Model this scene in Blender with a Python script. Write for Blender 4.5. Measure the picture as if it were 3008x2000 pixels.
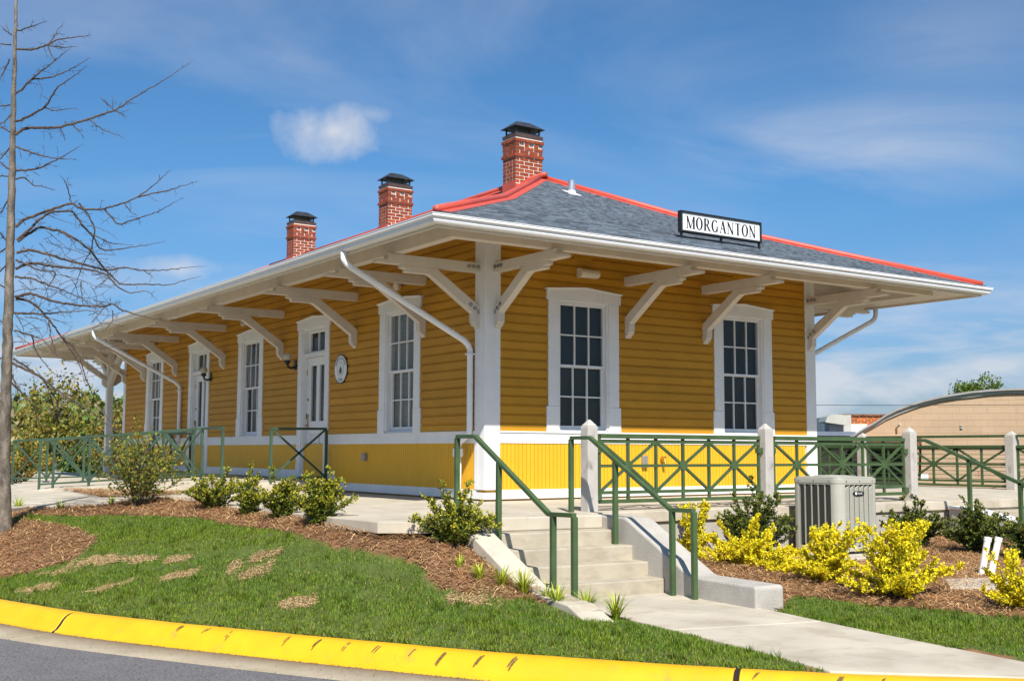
import bpy, math, random
import numpy as np
from mathutils import Vector, Matrix
random.seed(7); rng = np.random.default_rng(11)
for o in list(bpy.data.objects): bpy.data.objects.remove(o)
SC = bpy.context.scene; COL = SC.collection
R_ = math.radians
# ------------------------------------------------------------------ camera
CX, CY, CZ = -8.7995, -13.6017, 0.6746
YAW, PIT, ROL, FPX = 0.5969, 0.0950, 0.0031, 3425.5
_f = np.array([math.sin(YAW)*math.cos(PIT), math.cos(YAW)*math.cos(PIT), math.sin(PIT)])
_r = np.array([math.cos(YAW), -math.sin(YAW), 0.0]); _u = np.cross(_r, _f)
RT = math.cos(ROL)*_r + math.sin(ROL)*_u; UP = -math.sin(ROL)*_r + math.cos(ROL)*_u; FW = _f
CAMP = np.array([CX, CY, CZ])
cam = bpy.data.cameras.new('camera'); camo = bpy.data.objects.new('camera', cam); COL.objects.link(camo)
cam.sensor_fit = 'HORIZONTAL'; cam.sensor_width = 36.0; cam.lens = 36.0*FPX/3008.0
cam.clip_start = 0.1; cam.clip_end = 3000
M = Matrix.Identity(4)
for i in range(3):
    M[i][0] = RT[i]; M[i][1] = UP[i]; M[i][2] = -FW[i]; M[i][3] = CAMP[i]
camo.matrix_world = M; SC.camera = camo
def view_point(u, v, depth):            # a point of the place from its distance and bearing
    p = CAMP + depth*(FW + RT*(u-1504)/FPX - UP*(v-1000)/FPX)
    return p
def bearing(u, v):
    d = FW + RT*(u-1504)/FPX - UP*(v-1000)/FPX
    return d/np.linalg.norm(d)
# ------------------------------------------------------------------ world, sun, exposure
SUNV = np.array([-0.44, -0.877, 1.0]); SUNV = SUNV/np.linalg.norm(SUNV)
ELEV = math.asin(SUNV[2]); ROT = math.atan2(SUNV[0], SUNV[1])
world = bpy.data.worlds.new('World'); SC.world = world; world.use_nodes = True
wn = world.node_tree.nodes; wl = world.node_tree.links; wn.clear()
wout = wn.new('ShaderNodeOutputWorld'); wbg = wn.new('ShaderNodeBackground'); wl.new(wbg.outputs[0], wout.inputs[0])
wbg.inputs[1].default_value = 0.070
sky = wn.new('ShaderNodeTexSky'); sky.sky_type = 'NISHITA'; sky.sun_disc = False
sky.sun_elevation = ELEV; sky.sun_rotation = ROT; sky.altitude = 300; sky.air_density = 1.0; sky.dust_density = 0.8; sky.ozone_density = 2.2
def wmath(op, a, b=None, c=None, clamp=False):
    n = wn.new('ShaderNodeMath'); n.operation = op; n.use_clamp = clamp
    for i, x in enumerate((a, b, c)):
        if x is None: continue
        if isinstance(x, (int, float)): n.inputs[i].default_value = x
        else: wl.new(x, n.inputs[i])
    return n.outputs[0]
def wvec(op, a, b):
    n = wn.new('ShaderNodeVectorMath'); n.operation = op
    for i, x in enumerate((a, b)):
        if isinstance(x, (tuple, list, np.ndarray)): n.inputs[i].default_value = [float(q) for q in x]
        else: wl.new(x, n.inputs[i])
    return n
tc = wn.new('ShaderNodeTexCoord'); DIR = tc.outputs['Generated']
sep = wn.new('ShaderNodeSeparateXYZ'); wl.new(DIR, sep.inputs[0]); DZ = sep.outputs[2]
def wnoise(vec, scale, detail, rough, dist=0):
    n = wn.new('ShaderNodeTexNoise'); wl.new(vec, n.inputs['Vector']); n.inputs['Scale'].default_value = scale
    n.inputs['Detail'].default_value = detail; n.inputs['Roughness'].default_value = rough; n.inputs['Distortion'].default_value = dist
    return n.outputs['Fac']
def wmap(v, a, b, c=0.0, d=1.0):
    n = wn.new('ShaderNodeMapRange'); n.clamp = True; wl.new(v, n.inputs[0])
    n.inputs[1].default_value = a; n.inputs[2].default_value = b; n.inputs[3].default_value = c; n.inputs[4].default_value = d
    return n.outputs[0]
# plane of thin high cloud: direction divided by its height
inv = wmath('DIVIDE', 1.0, wmath('MAXIMUM', wmath('ADD', DZ, 0.10), 0.03))
pl = wn.new('ShaderNodeVectorMath'); pl.operation = 'SCALE'; wl.new(DIR, pl.inputs[0]); wl.new(inv, pl.inputs['Scale'])
mp = wn.new('ShaderNodeMapping'); wl.new(pl.outputs[0], mp.inputs[0]); mp.inputs['Rotation'].default_value = (0, 0, R_(-38)); mp.inputs['Scale'].default_value = (0.75, 1.25, 0.0); mp.inputs['Location'].default_value = (2.3, 0.4, 0)
c1 = wnoise(mp.outputs[0], 0.9, 8, 0.55, 0.9)
c2 = wnoise(pl.outputs[0], 0.55, 3, 0.5)
cir = wmath('MULTIPLY', wmap(c1, 0.42, 0.78), wmap(c2, 0.42, 0.60))
cirrus = wmath('MULTIPLY', cir, 0.34)
# low banks near the horizon
mp2 = wn.new('ShaderNodeMapping'); wl.new(DIR, mp2.inputs[0]); mp2.inputs['Scale'].default_value = (4.0, 4.0, 15.0); mp2.inputs['Location'].default_value = (0.7, 1.9, 0.35)
c3 = wnoise(mp2.outputs[0], 1.6, 8, 0.55, 0.3)
low = wmath('MULTIPLY', wmap(c3, 0.44, 0.60), wmap(DZ, 0.06, 0.17, 1.0, 0.0))
low = wmath('MULTIPLY', low, 0.80)
tot = wmath('MAXIMUM', cirrus, low)
def puff(u, v, du, dv, amount):
    global tot
    c = bearing(u, v); e1 = np.cross(c, [0, 0, 1]); e1 /= np.linalg.norm(e1); e2 = np.cross(e1, c)
    nz = wnoise(DIR, 26.0, 7, 0.55); nz2 = wmath('MULTIPLY', wmath('SUBTRACT', nz, 0.5), 1.7)
    a = wmath('DIVIDE', wvec('DOT_PRODUCT', DIR, e1).outputs['Value'], du/FPX)
    b = wmath('DIVIDE', wvec('DOT_PRODUCT', DIR, e2).outputs['Value'], dv/FPX)
    r = wmath('SQRT', wmath('ADD', wmath('MULTIPLY', a, a), wmath('MULTIPLY', b, b)))
    front = wmap(wvec('DOT_PRODUCT', DIR, c).outputs['Value'], 0.0, 0.2)
    m = wmap(wmath('ADD', r, nz2), 1.10, 0.10)
    tot = wmath('MAXIMUM', tot, wmath('MULTIPLY', wmath('MULTIPLY', m, front), amount))
puff(978, 388, 150, 86, 0.86); puff(520, 785, 135, 42, 0.65); puff(1095, 338, 90, 34, 0.35)
def veil(u, v, du, dv, amount):
    global tot
    c = bearing(u, v); e1 = np.cross(c, [0, 0, 1]); e1 /= np.linalg.norm(e1); e2 = np.cross(e1, c)
    a = wmath('DIVIDE', wvec('DOT_PRODUCT', DIR, e1).outputs['Value'], du/FPX); b = wmath('DIVIDE', wvec('DOT_PRODUCT', DIR, e2).outputs['Value'], dv/FPX)
    r = wmath('SQRT', wmath('ADD', wmath('MULTIPLY', a, a), wmath('MULTIPLY', b, b))); front = wmap(wvec('DOT_PRODUCT', DIR, c).outputs['Value'], 0.0, 0.2)
    m = wmath('MULTIPLY', wmath('MULTIPLY', wmap(r, 1.0, 0.1), wmap(c1, 0.40, 0.64)), front)
    tot = wmath('MAXIMUM', tot, wmath('MULTIPLY', m, amount))
veil(2560, 420, 700, 210, 0.80); veil(2800, 150, 500, 260, 0.40); veil(850, 190, 480, 150, 0.30); veil(250, 120, 420, 200, 0.26); veil(2050, 640, 420, 120, 0.22)
tint = wn.new('ShaderNodeMix'); tint.data_type = 'RGBA'; tint.blend_type = 'MULTIPLY'; tint.inputs[0].default_value = 1.0
hz = wn.new('ShaderNodeMix'); hz.data_type = 'RGBA'; wl.new(wmap(DZ, 0.0, 0.22), hz.inputs[0]); hz.inputs[6].default_value = (0.60, 0.68, 0.95, 1); hz.inputs[7].default_value = (0.55, 0.97, 1.26, 1)
wl.new(sky.outputs[0], tint.inputs[6]); wl.new(hz.outputs[2], tint.inputs[7])
mx = wn.new('ShaderNodeMix'); mx.data_type = 'RGBA'; wl.new(tot, mx.inputs[0]); wl.new(tint.outputs[2], mx.inputs[6]); mx.inputs[7].default_value = (7.2, 7.45, 8.1, 1)
wl.new(mx.outputs[2], wbg.inputs[0])
sun = bpy.data.lights.new('sun', 'SUN'); suno = bpy.data.objects.new('sun', sun); COL.objects.link(suno)
sun.energy = 5.0; sun.angle = R_(0.53); sun.color = (1.0, 0.955, 0.88)
suno.rotation_euler = Vector(-SUNV).to_track_quat('-Z', 'Y').to_euler(); suno.location = (-10, -20, 25)
SC.view_settings.view_transform = 'Standard'; SC.view_settings.look = 'None'; SC.view_settings.exposure = 0.48; SC.view_settings.gamma = 1.0
SC.view_settings.use_curve_mapping = False
SC.render.resolution_x = 1024; SC.render.resolution_y = 680
SC.render.engine = 'CYCLES'
# ------------------------------------------------------------------ materials
def _mix(nt, fac, a, b, blend='MIX'):
    n = nt.nodes.new('ShaderNodeMix'); n.data_type = 'RGBA'; n.blend_type = blend
    for idx, x in ((0, fac), (6, a), (7, b)):
        if isinstance(x, (int, float)): n.inputs[idx].default_value = x
        elif isinstance(x, tuple): n.inputs[idx].default_value = (*x, 1)
        else: nt.links.new(x, n.inputs[idx])
    return n.outputs[2]
def _noise(nt, vec, scale, detail=4, rough=0.55, dist=0.0):
    n = nt.nodes.new('ShaderNodeTexNoise'); nt.links.new(vec, n.inputs['Vector']); n.inputs['Scale'].default_value = scale
    n.inputs['Detail'].default_value = detail; n.inputs['Roughness'].default_value = rough; n.inputs['Distortion'].default_value = dist
    return n.outputs['Fac']
def _map(nt, v, a, b, c=0.0, d=1.0):
    n = nt.nodes.new('ShaderNodeMapRange'); nt.links.new(v, n.inputs[0])
    for i, x in enumerate((a, b, c, d)): n.inputs[i+1].default_value = x
    return n.outputs[0]
def _scaled(nt, vec, s, rot=(0, 0, 0)):
    n = nt.nodes.new('ShaderNodeMapping'); nt.links.new(vec, n.inputs[0]); n.inputs['Scale'].default_value = s; n.inputs['Rotation'].default_value = rot
    return n.outputs[0]
MATS = {}
def mat(name, col, rough=0.6, var=0.12, scale=2.5, stretch=(1, 1, 1), stain=None, stain_amt=0.0, stain_scale=6.0, stain_stretch=(1, 1, 1), stain_lo=0.55,
        bump=0.0, bscale=60.0, piece=0.0, spec=0.4, metal=0.0, attr=None, speck=None, coat=0.0, trans=0.0):
    m = bpy.data.materials.new(name); m.use_nodes = True; nt = m.node_tree; b = nt.nodes['Principled BSDF']
    geo = nt.nodes.new('ShaderNodeNewGeometry'); pos = geo.outputs['Position']
    if attr:
        a = nt.nodes.new('ShaderNodeAttribute'); a.attribute_name = attr; c = a.outputs['Color']
    else:
        f = _noise(nt, _scaled(nt, pos, stretch), scale, 6)
        lo = tuple(x*(1-var) for x in col); hi = tuple(min(1, x*(1+var)) for x in col)
        c = _mix(nt, _map(nt, f, 0.3, 0.7), lo, hi)
    if stain is not None:
        f2 = _noise(nt, _scaled(nt, pos, stain_stretch), stain_scale, 7, 0.6, 0.4)
        f3 = nt.nodes.new('ShaderNodeMath'); f3.operation = 'MULTIPLY'; nt.links.new(_map(nt, f2, stain_lo, stain_lo+0.2), f3.inputs[0]); f3.inputs[1].default_value = stain_amt
        c = _mix(nt, f3.outputs[0], c, stain)
    if speck is not None:
        f4 = _noise(nt, pos, 75, 3, 0.75); c = _mix(nt, _map(nt, f4, 0.47, 0.63), c, speck); f5 = _noise(nt, _scaled(nt, pos, (1, 1, 1), (.3, .7, 1.1)), 55, 2, 0.7); c = _mix(nt, _map(nt, f5, 0.54, 0.66), c, (0.05, 0.05, 0.055))
    if piece > 0:
        oi = nt.nodes.new('ShaderNodeObjectInfo')
        v = _map(nt, oi.outputs['Random'], 0, 1, 1-piece, 1+piece)
        n = nt.nodes.new('ShaderNodeVectorMath'); n.operation = 'SCALE'; nt.links.new(c, n.inputs[0]); nt.links.new(v, n.inputs['Scale']); c = n.outputs[0]
    nt.links.new(c, b.inputs['Base Color'])
    b.inputs['Roughness'].default_value = rough; b.inputs['Metallic'].default_value = metal
    b.inputs['Specular IOR Level'].default_value = spec; b.inputs['Coat Weight'].default_value = coat
    if trans > 0:   # thin leaves let light through
        tr = nt.nodes.new('ShaderNodeBsdfTranslucent'); nt.links.new(c, tr.inputs[0])
        ms = nt.nodes.new('ShaderNodeMixShader'); ms.inputs[0].default_value = trans
        nt.links.new(b.outputs[0], ms.inputs[1]); nt.links.new(tr.outputs[0], ms.inputs[2])
        nt.links.new(ms.outputs[0], nt.nodes['Material Output'].inputs[0])
    if bump > 0:
        bn = nt.nodes.new('ShaderNodeBump'); bn.inputs['Strength'].default_value = bump; bn.inputs['Distance'].default_value = 0.01
        nt.links.new(_noise(nt, pos, bscale, 5, 0.6), bn.inputs['Height']); nt.links.new(bn.outputs[0], b.inputs['Normal'])
    MATS[name] = m
    return m
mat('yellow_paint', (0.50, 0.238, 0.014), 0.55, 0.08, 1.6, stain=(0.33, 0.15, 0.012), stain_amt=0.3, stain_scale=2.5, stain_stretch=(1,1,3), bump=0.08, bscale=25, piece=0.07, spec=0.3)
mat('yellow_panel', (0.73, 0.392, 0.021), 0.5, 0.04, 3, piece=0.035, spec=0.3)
mat('white_paint', (0.78, 0.77, 0.76), 0.5, 0.035, 3, stain=(0.55, 0.52, 0.47), stain_amt=0.22, stain_scale=3.5, spec=0.35)
mat('cream_paint', (0.66, 0.60, 0.52), 0.55, 0.05, 4, stain=(0.42, 0.37, 0.31), stain_amt=0.35, stain_scale=4.5, spec=0.3)
mat('gutter_white', (0.80, 0.80, 0.80), 0.35, 0.03, 3, stain=(0.5, 0.48, 0.45), stain_amt=0.3, stain_scale=5, stain_stretch=(1, 1, 4), spec=0.5)
mat('dark_gap', (0.018, 0.012, 0.010), 0.9, 0.2)
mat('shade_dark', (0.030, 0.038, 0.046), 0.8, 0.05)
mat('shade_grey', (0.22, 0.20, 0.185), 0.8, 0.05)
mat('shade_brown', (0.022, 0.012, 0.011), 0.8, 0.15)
mat('slate', (0.115, 0.135, 0.160), 0.45, 0.30, 7, piece=0.40, spec=0.45, bump=0.25, bscale=30)
mat('slate_mass', (0.115, 0.135, 0.160), 0.45, 0.55, 9, spec=0.45, bump=0.25, bscale=30)
mat('red_metal', (0.53, 0.085, 0.055), 0.45, 0.08, 4, spec=0.4)
mat('brick', (0.27, 0.060, 0.027), 0.85, 0.22, 14, piece=0.22, bump=0.4, bscale=90, spec=0.2)
mat('mortar', (0.80, 0.73, 0.64), 0.9, 0.12, 20, bump=0.3, spec=0.2)
mat('cap_metal', (0.045, 0.046, 0.052), 0.45, 0.4, 9, stain=(0.20, 0.22, 0.20), stain_amt=0.5, stain_scale=12, stain_lo=0.58, metal=0.3)
mat('copper_band', (0.075, 0.045, 0.040), 0.6, 0.3, 9)
mat('galvanised', (0.60, 0.61, 0.63), 0.32, 0.25, 12, metal=0.75)
mat('concrete', (0.49, 0.435, 0.345), 0.85, 0.14, 1.4, stain=(0.31, 0.25, 0.17), stain_amt=0.55, stain_scale=2.6, stain_lo=0.50, bump=0.25, bscale=120, spec=0.25)
mat('concrete_step', (0.415, 0.365, 0.28), 0.88, 0.14, 3.5, stain=(0.28, 0.23, 0.165), stain_amt=0.55, stain_scale=4.0, stain_stretch=(1, 1, 2.5), stain_lo=0.5, bump=0.4, bscale=110, spec=0.2)
mat('concrete_post', (0.46, 0.43, 0.39), 0.9, 0.10, 6, stain=(0.13, 0.115, 0.10), stain_amt=0.7, stain_scale=9, stain_stretch=(1, 1, 0.6), stain_lo=0.55, bump=0.4, bscale=140, spec=0.2)
mat('white_wall', (0.43, 0.40, 0.355), 0.9, 0.08, 6, stain=(0.36, 0.33, 0.28), stain_amt=0.5, stain_scale=7, stain_stretch=(1, 1, 0.35), stain_lo=0.5, bump=0.8, bscale=70, spec=0.2)
mat('green_steel', (0.060, 0.100, 0.042), 0.5, 0.18, 5, stain=(0.09, 0.07, 0.03), stain_amt=0.25, stain_scale=14, stain_lo=0.62, spec=0.22)
mat('green_faded', (0.050, 0.088, 0.056), 0.5, 0.2, 5, spec=0.25)
mat('black_metal', (0.012, 0.013, 0.014), 0.45, 0.2, 8, spec=0.5)
mat('sign_white', (0.80, 0.80, 0.79), 0.45, 0.02, 4)
mat('ink', (0.012, 0.011, 0.013), 0.6, 0.1)
mat('ink_grey', (0.16, 0.16, 0.17), 0.6, 0.1)
mat('brass', (0.55, 0.33, 0.09), 0.3, 0.15, 20, metal=0.9)
mat('bolt', (0.15, 0.14, 0.13), 0.6, 0.2, 20)
mat('globe', (0.50, 0.45, 0.36), 0.25, 0.03, spec=0.6)
mat('fixture', (0.70, 0.64, 0.50), 0.4, 0.04)
mat('grey_box', (0.32, 0.30, 0.28), 0.45, 0.15, 15, metal=0.4)
mat('ac_beige', (0.40, 0.395, 0.335), 0.45, 0.04, 4, spec=0.45)
mat('ac_dark', (0.012, 0.014, 0.013), 0.8, 0.2)
mat('pvc', (0.80, 0.79, 0.77), 0.4, 0.04, 8, stain=(0.5, 0.45, 0.38), stain_amt=0.4, stain_scale=10)
mat('asphalt', (0.135, 0.130, 0.135), 0.9, 0.16, 3, speck=(0.29, 0.275, 0.275), bump=0.9, bscale=170, spec=0.3)
mat('kerb_yellow', (0.72, 0.385, 0.008), 0.55, 0.10, 2.5, stain=(0.34, 0.24, 0.06), stain_amt=0.75, stain_scale=7.0, stain_lo=0.585, bump=0.3, bscale=60, spec=0.35)
mat('rubber_mark', (0.15, 0.10, 0.022), 0.8, 0.6, 60)
mat('gutter_pan', (0.34, 0.285, 0.205), 0.9, 0.14, 2.2, stain=(0.24, 0.20, 0.13), stain_amt=0.5, stain_scale=3.5, bump=0.4, bscale=120, spec=0.2)
mat('bark', (0.15, 0.125, 0.10), 0.9, 0.5, 14, stretch=(1, 1, 0.35), stain=(0.33, 0.28, 0.22), stain_amt=0.7, stain_scale=11, stain_stretch=(1,1,.5), stain_lo=.5, bump=1.0, bscale=45, spec=0.2)
mat('twig', (0.085, 0.062, 0.048), 0.85, 0.35, 12, stain=(0.26, 0.21, 0.17), stain_amt=0.5, stain_scale=5, spec=0.25)
mat('leaf', (0.1, 0.1, 0.1), 0.5, attr='Col', spec=0.35, trans=0.25)
mat('blade', (0.1, 0.1, 0.1), 0.6, attr='Col', spec=0.25, trans=0.25)
mat('straw', (0.1, 0.1, 0.1), 0.8, attr='Col', spec=0.2)
mat('ground', (0.1, 0.1, 0.1), 0.95, attr='Col', spec=0.15, bump=0.8, bscale=55)
mat('block_paint', (0.45, 0.315, 0.205), 0.85, 0.05, 0.8, piece=0.035, stain=(0.33, 0.235, 0.16), stain_amt=0.35, stain_scale=1.6, bump=0.3, bscale=30, spec=0.2)
mat('far_roof', (0.30, 0.28, 0.27), 0.7, 0.15, 4)
mat('far_brick', (0.44, 0.125, 0.030), 0.85, 0.25, 6, piece=0.2, spec=0.2)
mat('rust', (0.16, 0.07, 0.035), 0.9, 0.5, 5)
mat('far_metal', (0.42, 0.41, 0.36), 0.5, 0.08, 2)
mat('far_dark', (0.030, 0.026, 0.022), 0.9, 0.4, 2)
mat('far_blue', (0.14, 0.17, 0.22), 0.6, 0.15, 3)
mat('red_print', (0.52, 0.16, 0.13), 0.8, 0.1)
mat('hill', (0.085, 0.095, 0.030), 0.95, 0.4, 0.12)
mat('cable', (0.02, 0.02, 0.022), 0.6, 0.1)
def glass_mat():
    m = bpy.data.materials.new('window_glass'); m.use_nodes = True; nt = m.node_tree; nt.nodes.clear()
    o = nt.nodes.new('ShaderNodeOutputMaterial'); ms = nt.nodes.new('ShaderNodeMixShader'); fr = nt.nodes.new('ShaderNodeLayerWeight'); fr.inputs[0].default_value = 0.5
    pw = nt.nodes.new('ShaderNodeMath'); pw.operation = 'POWER'; nt.links.new(fr.outputs['Facing'], pw.inputs[0]); pw.inputs[1].default_value = 4.0
    ma = nt.nodes.new('ShaderNodeMath'); ma.operation = 'MULTIPLY_ADD'; nt.links.new(pw.outputs[0], ma.inputs[0]); ma.inputs[1].default_value = 0.30; ma.inputs[2].default_value = 0.015
    t = nt.nodes.new('ShaderNodeBsdfTransparent'); t.inputs[0].default_value = (0.93, 0.95, 0.94, 1); g = nt.nodes.new('ShaderNodeBsdfGlossy'); g.inputs['Roughness'].default_value = 0.03
    nt.links.new(ma.outputs[0], ms.inputs[0]); nt.links.new(t.outputs[0], ms.inputs[1]); nt.links.new(g.outputs[0], ms.inputs[2]); nt.links.new(ms.outputs[0], o.inputs[0])
    MATS['window_glass'] = m
glass_mat()
# ------------------------------------------------------------------ mesh helpers
class MB:
    def __init__(s, f=None): s.v = []; s.f = []; s.map = f
    def add(s, vs, fs):
        k = len(s.v); s.v += [tuple(float(c) for c in (s.map(*p) if s.map else p)) for p in vs]; s.f += [tuple(i+k for i in q) for q in fs]; return s
    def box(s, x0, x1, y0, y1, z0, z1):
        return s.add([(x0,y0,z0),(x1,y0,z0),(x1,y1,z0),(x0,y1,z0),(x0,y0,z1),(x1,y0,z1),(x1,y1,z1),(x0,y1,z1)],
                     [(0,3,2,1),(4,5,6,7),(0,1,5,4),(1,2,6,5),(2,3,7,6),(3,0,4,7)])
    def hexa(s, b4, t4): return s.add(list(b4)+list(t4), [(0,3,2,1),(4,5,6,7),(0,1,5,4),(1,2,6,5),(2,3,7,6),(3,0,4,7)])
    def prism(s, poly, fn, w0, w1):
        n = len(poly); vs = [fn(a, b, w0) for a, b in poly] + [fn(a, b, w1) for a, b in poly]
        return s.add(vs, [tuple(range(n-1, -1, -1)), tuple(range(n, 2*n))] + [(i, (i+1) % n, n+(i+1) % n, n+i) for i in range(n)])
    def bar(s, p, q, w, h, up=(0, 0, 1)):
        p = np.array(p, float); q = np.array(q, float); d = q-p; d /= np.linalg.norm(d); up = np.array(up, float)
        a = np.cross(d, up)
        if np.linalg.norm(a) < 1e-4: a = np.cross(d, (0, 1, 0))
        a /= np.linalg.norm(a); b = np.cross(a, d); c = [(-.5, -.5), (.5, -.5), (.5, .5), (-.5, .5)]
        return s.hexa([p+a*w*i+b*h*j for i, j in c], [q+a*w*i+b*h*j for i, j in c])
    def tube(s, pts, rad, n=10, cap=True):
        pts = [np.array(p, float) for p in pts]; m = len(pts); vs = []
        if not hasattr(rad, '__len__'): rad = [rad]*m
        ref = None
        for i in range(m):
            d = pts[min(i+1, m-1)]-pts[max(i-1, 0)]; d = d/(np.linalg.norm(d)+1e-9)
            if ref is None: ref = np.array((0, 0, 1.)) if abs(d[2]) < .9 else np.array((1., 0, 0))
            a = np.cross(d, ref); a /= np.linalg.norm(a)+1e-9; b = np.cross(a, d); ref = b
            vs += [pts[i]+rad[i]*(a*math.cos(2*math.pi*k/n)+b*math.sin(2*math.pi*k/n)) for k in range(n)]
        fs = [(i*n+k, i*n+(k+1) % n, (i+1)*n+(k+1) % n, (i+1)*n+k) for i in range(m-1) for k in range(n)]
        if cap: fs += [tuple(range(n-1, -1, -1)), tuple(range((m-1)*n, m*n))]
        return s.add(vs, fs)
    def lathe(s, prof, c, n=20):
        vs = [(c[0]+r*math.cos(2*math.pi*k/n), c[1]+r*math.sin(2*math.pi*k/n), c[2]+z) for r, z in prof for k in range(n)]
        m = len(prof)
        return s.add(vs, [(i*n+k, i*n+(k+1) % n, (i+1)*n+(k+1) % n, (i+1)*n+k) for i in range(m-1) for k in range(n)] + [tuple(range(n-1, -1, -1)), tuple(range((m-1)*n, m*n))])
    def mesh(s, name, mt, off=(0, 0, 0), smooth=False):
        me = bpy.data.meshes.new(name); v = np.array(s.v, float)-np.array(off, float); me.from_pydata([tuple(p) for p in v], [], s.f); me.materials.append(MATS[mt]); me.update()
        if smooth: me.polygons.foreach_set('use_smooth', [True]*len(me.polygons))
        return me
    def build(s, name, mt, parent=None, smooth=False, bevel=0, loc=None, auto=False):
        off = np.array(root_of(parent).location) if parent is not None else np.zeros(3)
        if loc is not None: off = np.array(loc, float)
        me = s.mesh(name, mt, off, smooth)
        o = link(name, me, parent)
        if parent is None and loc is not None: o.location = loc
        if bevel: bv = o.modifiers.new('bevel', 'BEVEL'); bv.width = bevel; bv.segments = 2; bv.limit_method = 'ANGLE'; bv.angle_limit = R_(35)
        return o
def root_of(o):
    while o.parent is not None: o = o.parent
    return o
def link(name, data, parent=None, loc=None):
    o = bpy.data.objects.new(name, data); COL.objects.link(o)
    if parent is not None: o.parent = parent
    if loc is not None: o.location = [float(c) for c in loc]
    return o
def tag(o, label=None, cat=None, group=None, kind=None):
    if label: o['label'] = label
    if cat: o['category'] = cat
    if group: o['group'] = group
    if kind: o['kind'] = kind
    return o
def thing(name, label, cat, loc=(0, 0, 0), group=None):
    return tag(link(name, None, None, loc), label, cat, group)
def struct(name, mb, mt, bevel=0, label=None, **k):
    return tag(mb.build(name, mt, bevel=bevel, **k), label, kind='structure')
def copy_thing(root, loc, label, rotz=0, scale=None):
    r = root.copy(); COL.objects.link(r); r.location = loc; r.rotation_euler = (0, 0, rotz); r['label'] = label
    if scale: r.scale = scale
    for ch in list(root.children):
        c = ch.copy(); COL.objects.link(c); c.parent = r
        for g in list(ch.children):
            d = g.copy(); COL.objects.link(d); d.parent = c
    return r
def raw(name, verts, faces_n, mt, cols=None, parent=None, smooth=False):
    """many small faces: verts (N,3), faces_n = corners per face, laid out in order"""
    verts = np.asarray(verts, np.float32); n = len(verts); me = bpy.data.meshes.new(name)
    me.vertices.add(n); me.vertices.foreach_set('co', verts.ravel()); k = n//faces_n
    me.loops.add(n); me.loops.foreach_set('vertex_index', np.arange(n, dtype=np.int32))
    me.polygons.add(k); me.polygons.foreach_set('loop_start', np.arange(0, n, faces_n, dtype=np.int32)); me.polygons.foreach_set('loop_total', np.full(k, faces_n, np.int32))
    if cols is not None:
        a = me.color_attributes.new('Col', 'FLOAT_COLOR', 'POINT'); c = np.ones((n, 4), np.float32); c[:, :3] = np.repeat(np.asarray(cols, np.float32), faces_n, 0) if len(cols) == k else cols
        a.data.foreach_set('color', c.ravel())
    me.materials.append(MATS[mt]); me.update(); me.validate()
    return link(name, me, parent)
# ------------------------------------------------------------------ terrain
CTL = np.array([(-6.28,-.5,-.85),(-5.82,-2.02,-.85),(-5.32,-3.09,-.85),(-4.46,-4.73,-.85),(-3.68,-6.11,-.85),(-2.93,-7.16,-.85),(-2.28,-7.99,-.85),(-1.33,-8.84,-.85),(0,-9.8,-.85),(2,-11,-.85),(-6.7,3,-.85),(-7,7,-.85),
 (-1.7,-5.0,-.82),(-1.9,-6.0,-.83),(0,-5.15,-.80),(-.5,-7,-.84),(-2.62,-4.45,-.585),(-2.35,-3.5,-.33),(-2.9,-3.3,-.25),(-3.2,-2.6,-.17),(-3.4,-1,-.15),(-3.6,1,-.17),(-4.1,2.5,-.17),(-5.0,4.0,-.13),(-5.6,7,-.15),(-4.7,3.05,-.22),(-5.8,2.4,-.50),(-5.55,3.1,-.24),(-4.4,3.5,-.13),
 (-4.2,-1,-.4),(-4.4,-2.6,-.62),(-3.6,-4.2,-.68),(-2.45,-5.0,-.70),(.45,-5.3,-.7),(.6,-4,-.62),(1,-3,-.6),(2.85,-3.6,-.64),(5,-3.4,-.6),(2.7,-5.8,-.66),(5.5,-5,-.62),(4,-8,-.7),(8,-6,-.6),(8,-12,-.8)])
def _tps(c, reg=.02):
    n = len(c); ph = lambda r2: .5*r2*np.log(r2+1e-12)
    K = ph(((c[:, None, :2]-c[None, :, :2])**2).sum(-1))+reg*np.eye(n); P = np.c_[np.ones(n), c[:, :2]]
    w = np.linalg.solve(np.block([[K, P], [P.T, np.zeros((3, 3))]]), np.r_[c[:, 2], 0, 0, 0])
    def f(x, y):
        x = np.asarray(x, float); y = np.asarray(y, float); out = w[n]+w[n+1]*x+w[n+2]*y
        for i in range(n): out = out+w[i]*ph((x-c[i, 0])**2+(y-c[i, 1])**2)
        return out
    return f
_gh = _tps(CTL)
KERB = np.array([(-7.3,22),(-7.2,8),(-7.0,3.5),(-6.7,1.2),(-6.28,-.5),(-5.82,-2.02),(-5.32,-3.09),(-4.46,-4.73),(-3.68,-6.11),(-2.93,-7.16),(-2.28,-7.99),(-1.33,-8.84),(-.4,-9.6),(.8,-10.4),(3,-11.7),(10,-15),(30,-24)])
def kerb_x(y): return np.interp(-np.asarray(y), -KERB[:, 1], KERB[:, 0])
def inside(poly, x, y):
    x = np.asarray(x); y = np.asarray(y); r = np.zeros(x.shape, bool); n = len(poly)
    for i in range(n):
        x1, y1 = poly[i]; x2, y2 = poly[(i+1) % n]
        if y1 == y2: continue
        c = ((y1 > y) != (y2 > y)) & (x < (x2-x1)*(y-y1)/(y2-y1)+x1); r ^= c
    return r
TREE = (-5.78, 2.30)
BUMPS = [(TREE[0]+.06, TREE[1]-.35, .75, 1.2, .17)]
def ground_z(x, y):
    z = _gh(x, y)
    for bx, by, rx, ry, h in BUMPS: z = z+h*np.exp(-(((x-bx)/rx)**2+((y-by)/ry)**2)*1.6)
    return z
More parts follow.
